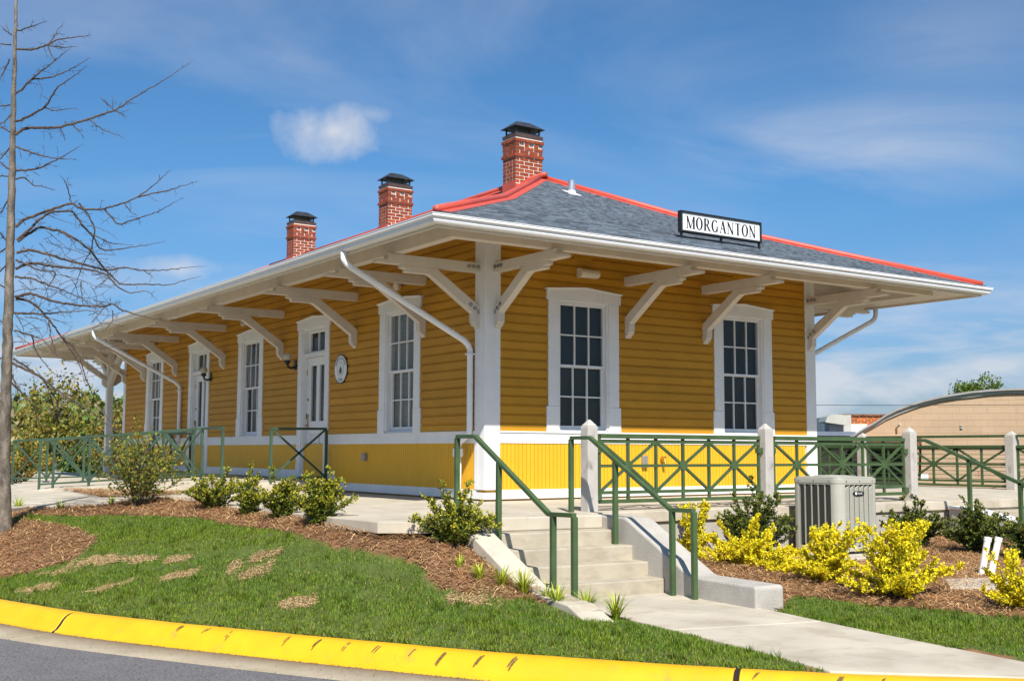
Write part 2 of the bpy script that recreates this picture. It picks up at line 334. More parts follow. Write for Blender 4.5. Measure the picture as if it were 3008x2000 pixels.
WALK = [(-1.80,-4.35),(-1.95,-5.25),(-2.06,-6.2),(-2.14,-7.07),(-2.29,-7.99),(-1.33,-8.84),(-.95,-9.14),(-.78,-8.49),(-.66,-7.12),(-.45,-5.55),(-.42,-4.1)]
def walk_z(y): return np.interp(-np.asarray(y), [4.3, 5.5, 8.2, 9.2], [-.800, -.800, -.842, -.846])
LAWN_L = [(-6.6,4.0),(-6.0,3.0),(-5.4,2.98),(-4.75,3.0),(-4.3,2.6),(-3.95,1.9),(-3.70,1.15),(-3.65,-.27),(-3.58,-1.39),(-3.51,-2.5),(-3.52,-2.75),(-3.35,-3.19),(-3.17,-3.56),(-3.16,-3.83),(-3.21,-4.23),(-2.98,-4.52),(-2.74,-4.74),(-2.45,-5.0),(-2.16,-5.13),(-2.02,-5.33),
          (-2.08,-6.2),(-2.16,-7.07),(-2.31,-7.97),(-2.93,-7.16),(-3.68,-6.11),(-4.46,-4.73),(-5.32,-3.09),(-5.82,-2.02),(-6.28,-.5),(-6.7,1.2),(-7.0,3.5)]
LAWN_R = [(-.40,-5.70),(.26,-5.32),(.34,-6.24),(.57,-6.83),(.74,-7.54),(1.3,-8.7),(2.6,-10.4),(3,-11.7),(.8,-10.4),(-.4,-9.6),(-.93,-9.17),(-.76,-8.49),(-.64,-7.12)]
RING = (TREE[0]+.10, TREE[1]-.70, .80, 1.25)
SOIL = [(-5.15,-.16,.20,.10),(-4.89,-.51,.18,.12),(-4.32,-1.95,.14,.11),(-4.20,-2.31,.22,.09),(-4.32,-3.55,.24,.08),(-2.93,-4.5,.36,.12),(-5.86,-.51,.22,.10),(-4.62,-.95,.16,.08),(-5.3,.05,.4,.12),(-4.05,-2.0,.2,.08),(-5.35,-1.3,.25,.07),(-4.75,-1.6,.3,.07)]
def wob(x, y): return .5*np.sin(3.1*x+1.7*y)+.3*np.sin(7.3*x-5.1*y+1)+.2*np.sin(15*x+11*y+2)+.15*np.sin(31*x-27*y)
def soil_amt(x, y):
    r = np.zeros(np.shape(x))
    for sx, sy, a, b in SOIL:
        d = np.sqrt(((x-sx)/a)**2+((y-sy)/(b*2.2))**2)+.55*wob(x*3.3, y*3.3); r = np.maximum(r, np.clip(1.25-d*1.15, 0, 1))
    return r
def bare(x, y):
    h = .5*np.sin(41*x+13*y)*np.sin(37*y-17*x+1.3)+.35*np.sin(83*x-29*y+.7)*np.sin(71*y+23*x)+.3*wob(x*6, y*6)
    return soil_amt(x, y)+.38*h
def lawn_amt(x, y):
    jx = x+.05*wob(x*2, y*2); jy = y+.05*wob(y*2+3, x*2)
    a = inside(LAWN_L, jx, jy) | inside(LAWN_R, jx, jy)
    ring = ((jx-RING[0])/RING[2])**2+((jy-RING[1])/RING[3])**2 < 1
    return a & ~ring
DECK_L = [(-2.22,-3.2),(-2.73,-3.12),(-3.15,-2.85),(-3.2,-1.9),(-3.1,-.69),(-3.1,2.5),(-3.4,3.5),(-4.26,3.65),(-5.1,3.88),(-5.54,3.3),(-6.1,4.1),(-6.1,26),(12,26),(12,-2.72),(-.34,-2.72)]
def build_ground():
    xs = np.concatenate([np.array([-900,-400,-180,-80,-40,-22,-14]), np.arange(-10, 8.01, .09), np.array([9,10,12,15,20,28,45,80,180,400,900])])
    ys = np.concatenate([np.array([-900,-300,-100,-50,-28,-20,-16]), np.arange(-13, 7.01, .09), np.array([8,10,13,17,24,34,50,80,140,260,500,1200])])
    X, Y = np.meshgrid(xs, ys, indexing='ij'); near = (X > -10.5) & (X < 9) & (Y > -14) & (Y < 8)
    Z = np.where(near, ground_z(np.clip(X, -10, 9), np.clip(Y, -13.5, 8)), -1.0)
    Z = Z+np.where(near, .008*wob(X*4, Y*4)+.006*wob(X*13+2, Y*11), 0)
    Z = np.where(near & (Y > 5.5) & (X > -6.5), np.minimum(Z, -.4), Z)
    rd = X < kerb_x(Y)+.05
    Z = np.where(rd, -1.25, Z)
    Z = np.where(inside(WALK, X, Y) & ~rd, np.minimum(Z, walk_z(Y)-.07), Z)
    Z = np.where(inside(DECK_L, X, Y), np.minimum(Z, -.45), Z)
    Z = np.where(inside([(-2.28,-2.6),(-2.42,-4.9),(-.2,-5.6),(.02,-2.6)], X, Y), np.minimum(Z, -.95), Z)
    n, m = X.shape; v = np.stack([X, Y, Z], -1).reshape(-1, 3)
    idx = np.arange(n*m).reshape(n, m); f = np.stack([idx[:-1, :-1], idx[1:, :-1], idx[1:, 1:], idx[:-1, 1:]], -1).reshape(-1, 4)
    me = bpy.data.meshes.new('ground'); me.from_pydata(v.tolist(), [], f.tolist())
    lw = lawn_amt(X, Y); so = soil_amt(X, Y); nz = rng.random(X.shape)[..., None]
    c = np.where(lw[..., None], np.array((.085, .11, .028)), np.array((.24, .125, .065)))
    c = np.where(lw[..., None], c*(1-.35*so[..., None])+np.array((.30, .22, .10))*.35*so[..., None], c)
    far = ~near; c = np.where(far[..., None], np.array((.085, .10, .035)), c); c = c*(.8+.4*nz)
    a = me.color_attributes.new('Col', 'FLOAT_COLOR', 'POINT'); a.data.foreach_set('color', np.concatenate([c, np.ones((n, m, 1))], -1).reshape(-1).astype(np.float32))
    me.materials.append(MATS['ground']); me.polygons.foreach_set('use_smooth', [True]*len(me.polygons)); me.update()
    tag(link('ground', me), 'sloping ground under the lawn and mulch beds', kind='structure')
build_ground()
# ------------------------------------------------------------------ kerb, gutter, road
def resample(P, step):
    P = np.array(P, float)
    for _ in range(2):   # corner cutting
        Q = [P[0]]
        for a, b in zip(P[:-1], P[1:]): Q += [a*.75+b*.25, a*.25+b*.75]
        P = np.array(Q+[P[-1]])
    s = np.r_[0, np.cumsum(np.linalg.norm(np.diff(P, axis=0), axis=1))]; t = np.arange(0, s[-1], step)
    return np.c_[np.interp(t, s, P[:, 0]), np.interp(t, s, P[:, 1])]
KP = resample(KERB[1:16], .022)
_d = np.gradient(KP, axis=0); _d /= np.linalg.norm(_d, axis=1)[:, None]; KN = np.c_[_d[:, 1], -_d[:, 0]]   # towards the road
if KN[50, 0] > 0: KN = -KN
def sweep(name, i0, i1, prof, mt, label, jitter=0.0):
    mb = MB(); n = len(prof); vs = []
    for i in range(i0, i1):
        for (d, z) in prof:
            w = jitter*(wob(i*.03+d*3, z*9)); p = KP[i]+KN[i]*(d+w); vs.append((p[0], p[1], z+w*.6))
    m = i1-i0
    fs = [(i*n+k, i*n+k+1, (i+1)*n+k+1, (i+1)*n+k) for i in range(m-1) for k in range(n-1)] + [tuple(range(n)), tuple(range((m-1)*n, m*n))]
    mb.add(vs, fs); o = mb.build(name, mt, smooth=True); tag(o, label, kind='structure'); return o
KPROF = [(-.02,-1.3),(-.02,-.875),(0,-.858),(.03,-.85),(.09,-.85),(.13,-.858),(.165,-.878),(.20,-.91),(.235,-.955),(.262,-.985),(.285,-.996),(.30,-1.005),(.30,-1.3)]
def near_idx(x, y): return int(np.argmin((KP[:, 0]-x)**2+(KP[:, 1]-y)**2))
cuts = [0, near_idx(-6.6, 1.0), near_idx(-5.86, -1.95), near_idx(-2.68, -7.5), near_idx(.2, -10), len(KP)]
kerb_lab = ['yellow painted kerb running off at far left', 'yellow kerb length left of the cracked joint', 'long yellow kerb length beside the lawn with scuff marks', 'yellow kerb length in front of the path', 'yellow kerb length at far right']
for k in range(5): sweep('kerb', cuts[k]+(0 if k == 0 else 1), cuts[k+1]-(0 if k == 4 else 0), [(d, z) for d, z in KPROF], 'kerb_yellow', kerb_lab[k], .004)
for k, lb in ((2, 'cracked dirt filled joint in the kerb at left'), (3, 'dirt filled joint in the kerb at right')): sweep('kerb_joint', cuts[k]-2, cuts[k]+3, [(d-.004, z-.005) for d, z in KPROF], 'dark_gap', lb)
gp = [(.27,-1.3),(.27,-1.012),(.5,-1.024),(.74,-1.018),(.74,-1.3)]
for k, (a, b, lb) in enumerate(((0, cuts[2], 'left of the kerb crack'), (cuts[2]+1, cuts[3], 'along the middle kerb length'), (cuts[3]+1, len(KP), 'at the right end'))): sweep('gutter_strip', a, b, gp, 'gutter_pan', 'tan concrete gutter strip '+lb, .003)
mb = MB(); L = len(KP); out = [KP[i]+KN[i]*.72 for i in range(0, L, 14)]
vs = [(p[0], p[1], -1.024) for p in out]+[(p[0]-30, p[1]-25, -1.06) for p in out]; m = len(out)
mb.add(vs, [(i, i+1, m+i+1, m+i) for i in range(m-1)]); struct('road', mb, 'asphalt', label='grey asphalt road at the kerb')
# tyre scuffs on the kerb face
mb = MB()
for i in range(26):
    k = near_idx(-5.2+.145*i, -3.3-.26*i)
    if random.random() < (.1 if i < 11 else .55): continue
    p = KP[k]; n = KN[k]; t = np.array((-n[1], n[0])); L = random.uniform(.05, .10); w = random.uniform(.005, .012)
    for j in range(2):
        a = .135+random.uniform(-.02, .02); sh = random.uniform(-.02, .02)
        zz = lambda d: np.interp(d, [q[0] for q in KPROF[2:12]], [q[1] for q in KPROF[2:12]])+.0045
        pts = []
        for q in range(4):
            d = a+L*q/3; c = p+n*d-t*(sh+.5*(L*q/3)); ww = w*(1-.5*abs(q-1.2)/2)
            pts += [(c[0]-t[0]*ww, c[1]-t[1]*ww, zz(d)), (c[0]+t[0]*ww, c[1]+t[1]*ww, zz(d))]
        mb.add(pts, [(2*q, 2*q+1, 2*q+3, 2*q+2) for q in range(3)])
sc = mb.build('scuff_marks', 'rubber_mark'); tag(sc, 'dark tyre scuff marks on the yellow kerb', kind='stuff')
# ------------------------------------------------------------------ paving
def deck_z(x, y): return -.014*max(0, -x, -y)-.006*max(0, min(y, 12)+2)*min(1, max(0, -x)/3)
def inset(poly, e):
    c = np.mean(poly, axis=0); return [tuple(np.array(p)+(c-np.array(p))/np.linalg.norm(c-np.array(p))*e) for p in poly]
def slab(name, poly, zf, th, mt, label, bev=.008, e=.004):
    poly = inset(poly, e); n = len(poly); top = [(x, y, zf(x, y)) for x, y in poly]; bot = [(x, y, zf(x, y)-th) for x, y in poly]
    mb = MB().add(bot+top, [tuple(range(n-1, -1, -1)), tuple(range(n, 2*n))]+[(i, (i+1) % n, n+(i+1) % n, n+i) for i in range(n)])
    return struct(name, mb, mt, bevel=bev, label=label)
fx = [-.335, 1.75, 3.75, 5.75, 7.75, 9.75, 11.75]
where = ['beside the steps', 'under the first fence panel', 'under the second fence panel', 'right of the building corner', 'on the right platform', 'at the far right platform edge']
for i in range(6): slab('pavement', [(fx[i],-2.74),(fx[i+1],-2.74),(fx[i+1],.3),(fx[i],.3)], deck_z, .13, 'concrete', 'pale concrete slab '+where[i])
for i, (a, b) in enumerate([(.3, 5), (5, 11), (11, 26)]): slab('pavement', [(6.5,a),(11.75,a),(11.75,b),(6.5,b)], deck_z, .13, 'concrete', 'concrete platform strip behind the building, '+['near','middle','far'][i]+' length')
slab('pavement', [(-2.09,-2.90),(-.34,-3.02),(-.34,.3),(-2.09,.3)], deck_z, .15, 'concrete', 'concrete landing at the top of the steps', .014, .001)
slab('pavement', [(-3.15,-2.85),(-2.73,-3.12),(-2.10,-3.20),(-2.10,.3),(-3.1,.3),(-3.2,-1.9)], deck_z, .12, 'concrete', 'concrete slab with chipped edge by the mulch')
slab('pavement', [(-3.1,.3),(.3,.3),(.3,2.5),(-3.1,2.5)], deck_z, .12, 'concrete', 'concrete slab below the first long side window')
slab('pavement', [(-3.1,2.5),(.3,2.5),(.3,4.75),(-3.62,4.75),(-3.4,3.5)], deck_z, .12, 'concrete', 'concrete slab in front of the raised landing')
slab('pavement', [(-3.4,3.5),(-3.62,4.75),(-6.2,4.75),(-6.1,4.1),(-5.54,3.3),(-5.1,3.88),(-4.26,3.65)], deck_z, .12, 'concrete', 'concrete path turning off behind the bare tree')
slab('pavement', [(-6.2,4.75),(.3,4.75),(.3,9.2),(-6.4,9.2)], deck_z, .12, 'concrete', 'wide concrete path by the ramp foot')
slab('pavement', [(-6.4,9.2),(.3,9.2),(.3,26),(-6.4,26)], deck_z, .12, 'concrete', 'far concrete path at the left end')
mb = MB().box(.06, 11.6, -2.70, -2.40, -1.0, -.17); struct('retaining_wall', mb, 'white_wall', label='rough concrete wall under the platform edge')
# raised door landing and ramp
def poly_solid(name, top, zb, mt, label, bev=.01):
    n = len(top); bot = [(x, y, zb) for x, y, z in top]
    return struct(name, MB().add(bot+top, [tuple(range(n-1, -1, -1)), tuple(range(n, 2*n))]+[(i, (i+1) % n, n+(i+1) % n, n+i) for i in range(n)]), mt, bevel=bev, label=label)
poly_solid('landing', [(.3,4.72,.165),(.3,9.6,.165),(-1.05,8.9,.155),(-1.52,7.15,.15),(-1.45,4.72,.155)], -.3, 'concrete', 'raised concrete landing in front of the doors')
poly_solid('ramp', [(-1.53,7.16,.14),(-1.06,8.92,.145),(-1.36,10.0,.10),(-2.7,12.6,.0),(-3.3,14.0,-.06),(-3.95,10.1,-.10),(-3.55,9.6,-.04)], -.4, 'concrete', 'curving concrete ramp down from the doors')
poly_solid('ledge', [(-.3,9.62,.10),(-1.3,10.1,.10),(-2.62,12.75,.02),(-3.2,14.1,-.03),(-3.05,14.3,-.03),(-2.45,12.95,.02),(-1.1,10.4,.10),(-.3,10.1,.10)], -.4, 'concrete', 'low concrete ledge beyond the ramp')
# path from the steps to the kerb, two pours
wl_ = [(-1.80,-4.10),(-1.95,-5.25),(-2.05,-6.1)]; wr_ = [(-.58,-6.42),(-.45,-5.55),(-.42,-4.1)]
zf = lambda x, y: float(walk_z(y))
slab('path', [(-2.14,-4.06),(-1.98,-5.25),(-2.05,-6.1),(-.57,-6.42),(-.45,-5.55),(-.41,-4.15)], zf, .12, 'concrete', 'concrete path slab at the foot of the steps', .01)
slab('path', [(-2.06,-6.115),(-2.14,-7.07),(-2.29,-7.98),(-1.79,-8.41),(-1.33,-8.83),(-.95,-9.12),(-.78,-8.49),(-.66,-7.12),(-.575,-6.435)], zf, .12, 'concrete', 'concrete path slab running down to the kerb', .01)
# ------------------------------------------------------------------ front steps
TH, SX, SY, ST, SR, SZ = -.069, -.34, -3.02, .2846, .153, -.04
cT, sT = math.cos(TH), math.sin(TH)
def stair(s, d, z): return (SX+s*cT+d*sT, SY+s*sT-d*cT, z)
steps = thing('concrete_steps', 'worn concrete steps of five risers up to the platform', 'steps', stair(-.87, 1.14, -.80))
for k in range(1, 5):
    MB(stair).box(-1.76, .01, (k-1)*ST-.03, k*ST, -1.05, SZ-k*SR).build('step', 'concrete_step', steps, bevel=.014)
MB(stair).box(-1.76, .01, -.25, .002, -1.05, SZ-.155).build('step', 'concrete_step', steps, bevel=.014)
ps = lambda d, z, w: stair(w, d, z)
MB().prism([(-.3,-.052),(.40,-.052),(.46,-.07),(1.53,-.58),(1.60,-.595),(2.52,-.60),(2.55,-.62),(2.55,-1.1),(-.3,-1.1)], ps, 0.0, .36).build('side_wall', 'white_wall', steps, bevel=.02)
MB().prism([(.0,-.07),(.385,-.075),(1.53,-.562),(1.61,-.595),(2.40,-.665),(2.75,-.80),(2.75,-1.1),(.0,-1.1)], ps, -2.04, -1.755).build('side_wall', 'concrete', steps, bevel=.012)
def stair_rail(s, posts, label):
    r = thing('handrail', label, 'handrail', stair(s, 1.3, -.8), 'green handrails of the front steps')
    W = .052
    top = [(posts[0][0], .84), (-.14+posts[4], .84), (1.37+posts[4], .075), (posts[3][0], .085)]
    for a, b in zip(top[:-1], top[1:]):
        MB().bar(stair(s, *a), stair(s, *b), W, .042).build('rail', 'green_steel', r, bevel=.004)
    for d, zb in posts[:4]:
        zt = np.interp(d, [top[0][0], top[1][0], top[2][0], top[3][0]], [t[1] for t in top])
        MB(stair).box(s-W/2, s+W/2, d-W/2, d+W/2, zb, zt-.015).build('post', 'green_steel', r, bevel=.004)
    return r
stair_rail(-.08, [(-.54, -.05), (.36, -.36), (1.38, -.82), (1.735, -.82), 0.0], 'green steel handrail on the right of the front steps')
stair_rail(-1.66, [(-.44, -.05), (.50, -.36), (1.56, -.82), (1.93, -.82), .12], 'green steel handrail on the left of the front steps')
# ------------------------------------------------------------------ the depot
BW, BL, PL = 6.686, 17.40, 19.25          # width, walled length, length to the porch posts
depot = thing('depot', 'long yellow clapboard railway depot with white trim and hipped slate roof', 'building', (0, 0, 0))
fR = lambda a, o, z: (a, -o, z)            # short end facing the steps
fL = lambda a, o, z: (-o, a, z)            # long side
WIN_R = [1.708, 4.99]; WIN_L = [2.43, 8.616, 14.79]; DOOR_L = [5.62, 11.63]
wall = MB().box(.13, BW-.03, .13, BL-.03, -.02, 4.0).build('wall', 'dark_gap', depot)
# wall behind: plain far sides
MB().box(.12, BW, BL-.03, BL, 0, 4.0).build('end_wall', 'yellow_paint', depot); MB().box(BW-.03, BW, .12, BL-.04, 0, 4.0).build('back_wall', 'yellow_paint', depot)
# drop siding, board by board
SP = [(-.10,0),(.029,0),(.031,.003),(.031,.094),(.024,.096),(.016,.104),(.012,.114),(.012,.1285),(-.10,.1285)]
Z0, PITCH = .957, .1296
def siding(fm, segs, full, axis):
    for (a0, a1, lo, hi) in segs+[full]:
        alts = [[(a0, a1)]]
        if a1-a0 > 1.9:
            for _ in range(4):
                c = a0; cs = [a0]
                while c < a1-2.4: c += random.uniform(1.3, 4.2); cs.append(min(c, a1))
                if cs[-1] < a1-.01: cs.append(a1)
                alts.append([(p+.0012, q-.0012) for p, q in zip(cs[:-1], cs[1:]) if q-p > .05])
        mes = [[MB().prism(SP, (lambda o, z, w: fm(w, o, z)), p, q).mesh('siding_board', 'yellow_paint') for p, q in al] for al in alts]
        for i in range(22):
            z = Z0+PITCH*i
            if lo <= z < hi:
                for me in random.choice(mes): link('siding_board', me, wall, (0, 0, z+random.uniform(-.001, .001)))
hw = .60
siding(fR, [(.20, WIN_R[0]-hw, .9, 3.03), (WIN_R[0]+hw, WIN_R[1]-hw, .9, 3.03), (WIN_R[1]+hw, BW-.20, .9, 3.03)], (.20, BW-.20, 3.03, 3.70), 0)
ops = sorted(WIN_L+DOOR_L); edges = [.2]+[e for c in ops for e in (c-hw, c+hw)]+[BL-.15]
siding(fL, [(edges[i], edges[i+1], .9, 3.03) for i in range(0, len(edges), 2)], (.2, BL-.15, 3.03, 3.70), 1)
# wainscot
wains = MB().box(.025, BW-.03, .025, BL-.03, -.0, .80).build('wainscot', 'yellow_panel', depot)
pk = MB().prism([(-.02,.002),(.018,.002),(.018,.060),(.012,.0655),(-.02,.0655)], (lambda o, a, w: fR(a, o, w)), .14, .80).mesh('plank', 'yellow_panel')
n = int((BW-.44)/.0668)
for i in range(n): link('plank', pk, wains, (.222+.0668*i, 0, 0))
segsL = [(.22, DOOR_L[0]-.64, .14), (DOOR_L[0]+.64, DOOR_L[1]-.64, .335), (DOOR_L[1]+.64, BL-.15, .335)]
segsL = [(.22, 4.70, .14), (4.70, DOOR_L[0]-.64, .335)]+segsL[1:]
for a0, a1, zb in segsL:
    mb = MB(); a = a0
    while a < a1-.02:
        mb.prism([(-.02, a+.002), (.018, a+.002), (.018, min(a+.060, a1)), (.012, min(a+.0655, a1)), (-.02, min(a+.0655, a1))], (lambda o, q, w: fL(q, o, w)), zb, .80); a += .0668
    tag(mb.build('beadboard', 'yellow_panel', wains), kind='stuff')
# trim
def trim(fm, a0, a1, o, z0, z1, name, mt='white_paint', bev=.005): return MB(fm).box(a0, a1, -.03, o, z0, z1).build(name, mt, depot, bevel=bev)
trim(fR, .215, BW-.2, .030, .793, .948, 'water_table'); MB(fR).prism([(-.02,.949),(.048,.945),(.048,.962),(-.02,.972)], lambda o, z, w: (w, o, z), .215, BW-.2).build('drip_cap', 'white_paint', depot)
for a0, a1 in [(.215, DOOR_L[0]-.60), (DOOR_L[0]+.60, DOOR_L[1]-.60), (DOOR_L[1]+.60, BL-.15)]:
    trim(fL, a0, a1, .030, .793, .948, 'water_table'); MB(fL).prism([(-.02,.949),(.048,.945),(.048,.962),(-.02,.972)], lambda o, z, w: (w, o, z), a0, a1).build('drip_cap', 'white_paint', depot)
MB(fR).box(-.035, BW+.03, -.03, .036, .018, .112).build('base_board', 'white_paint', depot, bevel=.005); trim(fR, .2, BW-.2, .027, .112, .147, 'base_board')
MB(fL).box(-.03, 4.70, -.03, .036, .018, .112).build('base_board', 'white_paint', depot, bevel=.005); trim(fL, .2, 4.70, .027, .112, .147, 'base_board')
for a0, a1 in [(4.705, DOOR_L[0]-.60), (DOOR_L[0]+.60, DOOR_L[1]-.60), (DOOR_L[1]+.60, BL+.03)]: trim(fL, a0, a1, .036, .19, .338, 'base_board')
MB().box(-.035, .227, -.035, .12, .147, 4.0).build('corner_board', 'white_paint', depot, bevel=.006); MB().box(-.0345, .11, .1205, .228, .147, 4.0).build('corner_board', 'white_paint', depot, bevel=.006)
MB().box(BW-.215, BW+.03, -.035, .22, .147, 4.0).build('corner_board', 'white_paint', depot, bevel=.006)
MB().box(-.035, .11, BL-.17, BL+.03, .33, 4.0).build('corner_board', 'white_paint', depot, bevel=.006)
# windows
def make_window(fm, c, shade, paper=False):
    m = MB(fm)
    for s in (-1, 1):
        a, b = sorted((c+s*.655, c+s*.465)); m.box(a, b, -.02, .046, 1.331, 2.875)
        a, b = sorted((c+s*.685, c+s*.465)); m.box(a, b, -.02, .050, .953, 1.33)
    m.prism([(c-.69,2.876),(c+.69,2.876),(c+.69,3.00),(c+.67,3.02),(c,3.075),(c-.67,3.02),(c-.69,3.00)], lambda a, z, o: (a, o, z), -.02, .055)
    w = m.build('window', 'white_paint', depot, bevel=.004)
    m = MB(fm)
    for s in (-1, 1): m.hexa([(c+s*.705,.0,3.015),(c+s*.705,.075,3.015),(c,.075,3.07),(c,.0,3.07)], [(c+s*.705,.0,3.038),(c+s*.705,.082,3.038),(c,.082,3.094),(c,.0,3.094)])
    m.build('hood', 'white_paint', w, bevel=.004)
    m = MB(fm)
    for s in (-1, 1): a, b = sorted((c+s*.466, c+s*.43)); m.box(a, b, -.12, .02, .97, 2.876)
    m.box(c-.43, c+.43, -.12, .02, 2.85, 2.878); m.build('jamb', 'white_paint', w)
    MB(fm).prism([(-.12,1.005),(.02,.985),(.02,.953),(-.12,.953)], lambda o, z, a: (a, o, z), c-.464, c+.464).build('sill', 'white_paint', w)
    for nm, o0, o1, zb, zt, r0 in (('sash', -.055, -.018, 1.905, 2.85, .05), ('sash', -.100, -.060, .995, 1.945, .06)):
        m = MB(fm); gb, gt = (1.945, 2.815) if zb > 1.5 else (1.055, 1.905)
        for s in (-1, 1): a, b = sorted((c+s*.43, c+s*.395)); m.box(a, b, o0, o1, zb, zt)
        m.box(c-.395, c+.395, o0, o1, zb, gb); m.box(c-.395, c+.395, o0, o1, gt, zt)
        sa = m.build(nm, 'white_paint', w, bevel=.003); om = (o0+o1)/2
        for k in (1, 2): a = c-.395+.79*k/3; MB(fm).box(a-.010, a+.010, om-.013, om+.015, gb, gt).build('muntin', 'white_paint', w)
        zc = (gb+gt)/2; MB(fm).box(c-.395, c+.395, om-.012, om+.014, zc-.010, zc+.010).build('muntin', 'white_paint', w)
        for i in range(3):
            for j in range(2):
                a0 = c-.395+.79*i/3+.010; a1 = c-.395+.79*(i+1)/3-.010; z0 = (gb if j == 0 else zc+.010); z1 = (zc-.010 if j == 0 else gt)
                MB(fm).box(a0, a1, om-.004, om+.0, z0, z1).build('pane', 'window_glass', w)
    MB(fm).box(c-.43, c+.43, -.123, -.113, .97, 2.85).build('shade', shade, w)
    if paper:
        pp = MB(fm).box(c-.36, c-.16, -.112, -.110, 1.06, 1.46).build('notice', 'sign_white', w); m = MB(fm)
        for k in range(7): m.box(c-.33, c-.33+random.uniform(.06, .15), -.1095, -.1085, 1.10+.05*k, 1.10+.05*k+random.uniform(.012, .026))
        m.build('print', 'ink_grey', w)
    return w
for c in WIN_R: make_window(fR, c, 'shade_dark')
for c, sh, pp in zip(WIN_L, ('shade_grey', 'shade_brown', 'shade_brown'), (False, True, False)): make_window(fL, c, sh, pp)
def make_door(fm, c):
    m = MB(fm); zb = .19
    for s in (-1, 1):
        a, b = sorted((c+s*.655, c+s*.485)); m.box(a, b, -.02, .046, zb+.26, 2.875); a, b = sorted((c+s*.672, c+s*.485)); m.box(a, b, -.02, .05, zb, zb+.259)
    m.prism([(c-.69,2.876),(c+.69,2.876),(c+.69,3.00),(c+.67,3.02),(c,3.075),(c-.67,3.02),(c-.69,3.00)], lambda a, z, o: (a, o, z), -.02, .055)
    d = m.build('door', 'white_paint', depot, bevel=.004); m = MB(fm)
    for s in (-1, 1): m.hexa([(c+s*.705,.0,3.015),(c+s*.705,.075,3.015),(c,.075,3.07),(c,.0,3.07)], [(c+s*.705,.0,3.038),(c+s*.705,.082,3.038),(c,.082,3.094),(c,.0,3.094)])
    m.build('hood', 'white_paint', d, bevel=.004); m = MB(fm)
    for s in (-1, 1): a, b = sorted((c+s*.486, c+s*.452)); m.box(a, b, -.12, .02, zb, 2.876)
    m.box(c-.452, c+.452, -.12, .02, 2.84, 2.878); m.box(c-.452, c+.452, -.11, .012, 2.36, 2.43); m.build('jamb', 'white_paint', d)
    m = MB(fm)   # transom light
    for s in (-1, 1): a, b = sorted((c+s*.451, c+s*.33)); m.box(a, b, -.10, -.06, 2.431, 2.839)
    m.box(c-.33, c+.33, -.10, -.06, 2.431, 2.47); m.box(c-.33, c+.33, -.10, -.06, 2.80, 2.839); m.box(c-.012, c+.012, -.095, -.062, 2.47, 2.80); m.build('transom', 'white_paint', d)
    for s in (-1, 1): a, b = sorted((c+s*.012, c+s*.33)); MB(fm).box(a, b, -.084, -.08, 2.47, 2.80).build('pane', 'window_glass', d)
    m = MB(fm); o0, o1 = -.105, -.062                                     # leaf
    for s in (-1, 1):
        a, b = sorted((c+s*.450, c+s*.30)); m.box(a, b, o0, o1, zb+.02, 2.355)
    m.box(c-.30, c+.30, o0, o1, 2.21, 2.355); m.box(c-.30, c+.30, o0, o1, .98, 1.21); m.box(c-.30, c+.30, o0, o1, zb+.02, zb+.21); m.box(c-.065, c+.065, o0, o1, zb+.21, .98); m.box(c-.065, c+.065, o0, o1, 1.21, 2.21)
    m.build('leaf', 'white_paint', d, bevel=.004)
    for s in (-1, 1):
        a, b = sorted((c+s*.065, c+s*.30)); MB(fm).box(a, b, -.088, -.084, 1.21, 2.21).build('pane', 'window_glass', d)
        MB(fm).box(a, b, -.10, -.085, zb+.21, .98).build('panel', 'white_paint', d); MB(fm).box(a+.04, b-.04, -.10, -.070, zb+.25, .94).build('panel', 'white_paint', d, bevel=.006)
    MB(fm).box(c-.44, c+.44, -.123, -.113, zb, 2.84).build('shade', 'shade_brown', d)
    m = MB(fm).box(c+.37, c+.41, -.062, -.054, 1.08, 1.34); m.tube([(c+.39,-.06,1.15),(c+.39,-.01,1.13),(c+.33,-.0,1.12)], .011, 8); m.tube([(c+.39,-.055,1.30),(c+.39,-.04,1.30)], .022, 10); m.build('handle', 'brass', d)
    MB(fm).tube([(c+.39,-.062,1.60),(c+.39,-.045,1.60)], .026, 12).build('lock', 'brass', d)
    for z in (.45, 1.30, 2.10): MB(fm).tube([(c+.452,-.055,z-.05),(c+.452,-.055,z+.05)], .010, 8).build('hinge', 'brass' if z > 2 else 'bolt', d)
for c in DOOR_L: make_door(fL, c)
# eave brackets
ARM = [(-.03,3.185),(-.03,3.32),(1.515,3.32),(1.50,3.295),(1.485,3.27),(1.50,3.248),(1.53,3.235),(1.645,3.232),(1.66,3.22),(1.66,3.185)]
BRC = [(-.02,2.388),(.052,2.388),(.06,2.42),(.085,2.428),(.104,2.436),(.108,2.466),(.134,2.472),(.137,2.608),(.79,3.055),(.855,3.088),(1.195,3.088),(1.215,3.095),(1.205,3.115),(1.212,3.13),(1.24,3.136),(1.28,3.138),(1.28,3.184),(.715,3.184),(.688,3.148),(.02,2.70),(-.02,2.685)]
ARM_R = MB().prism(ARM, lambda d, z, w: (w, -d, z), -.066, .066).mesh('bracket', 'cream_paint'); BRC_R = MB().prism(BRC, lambda d, z, w: (w, -d, z), -.055, .055).mesh('brace', 'cream_paint')
ARM_L = MB().prism(ARM, lambda d, z, w: (-d, w, z), -.066, .066).mesh('bracket', 'cream_paint'); BRC_L = MB().prism(BRC, lambda d, z, w: (-d, w, z), -.055, .055).mesh('brace', 'cream_paint')
for me in (ARM_R, ARM_L): me.name = 'bracket_arm'
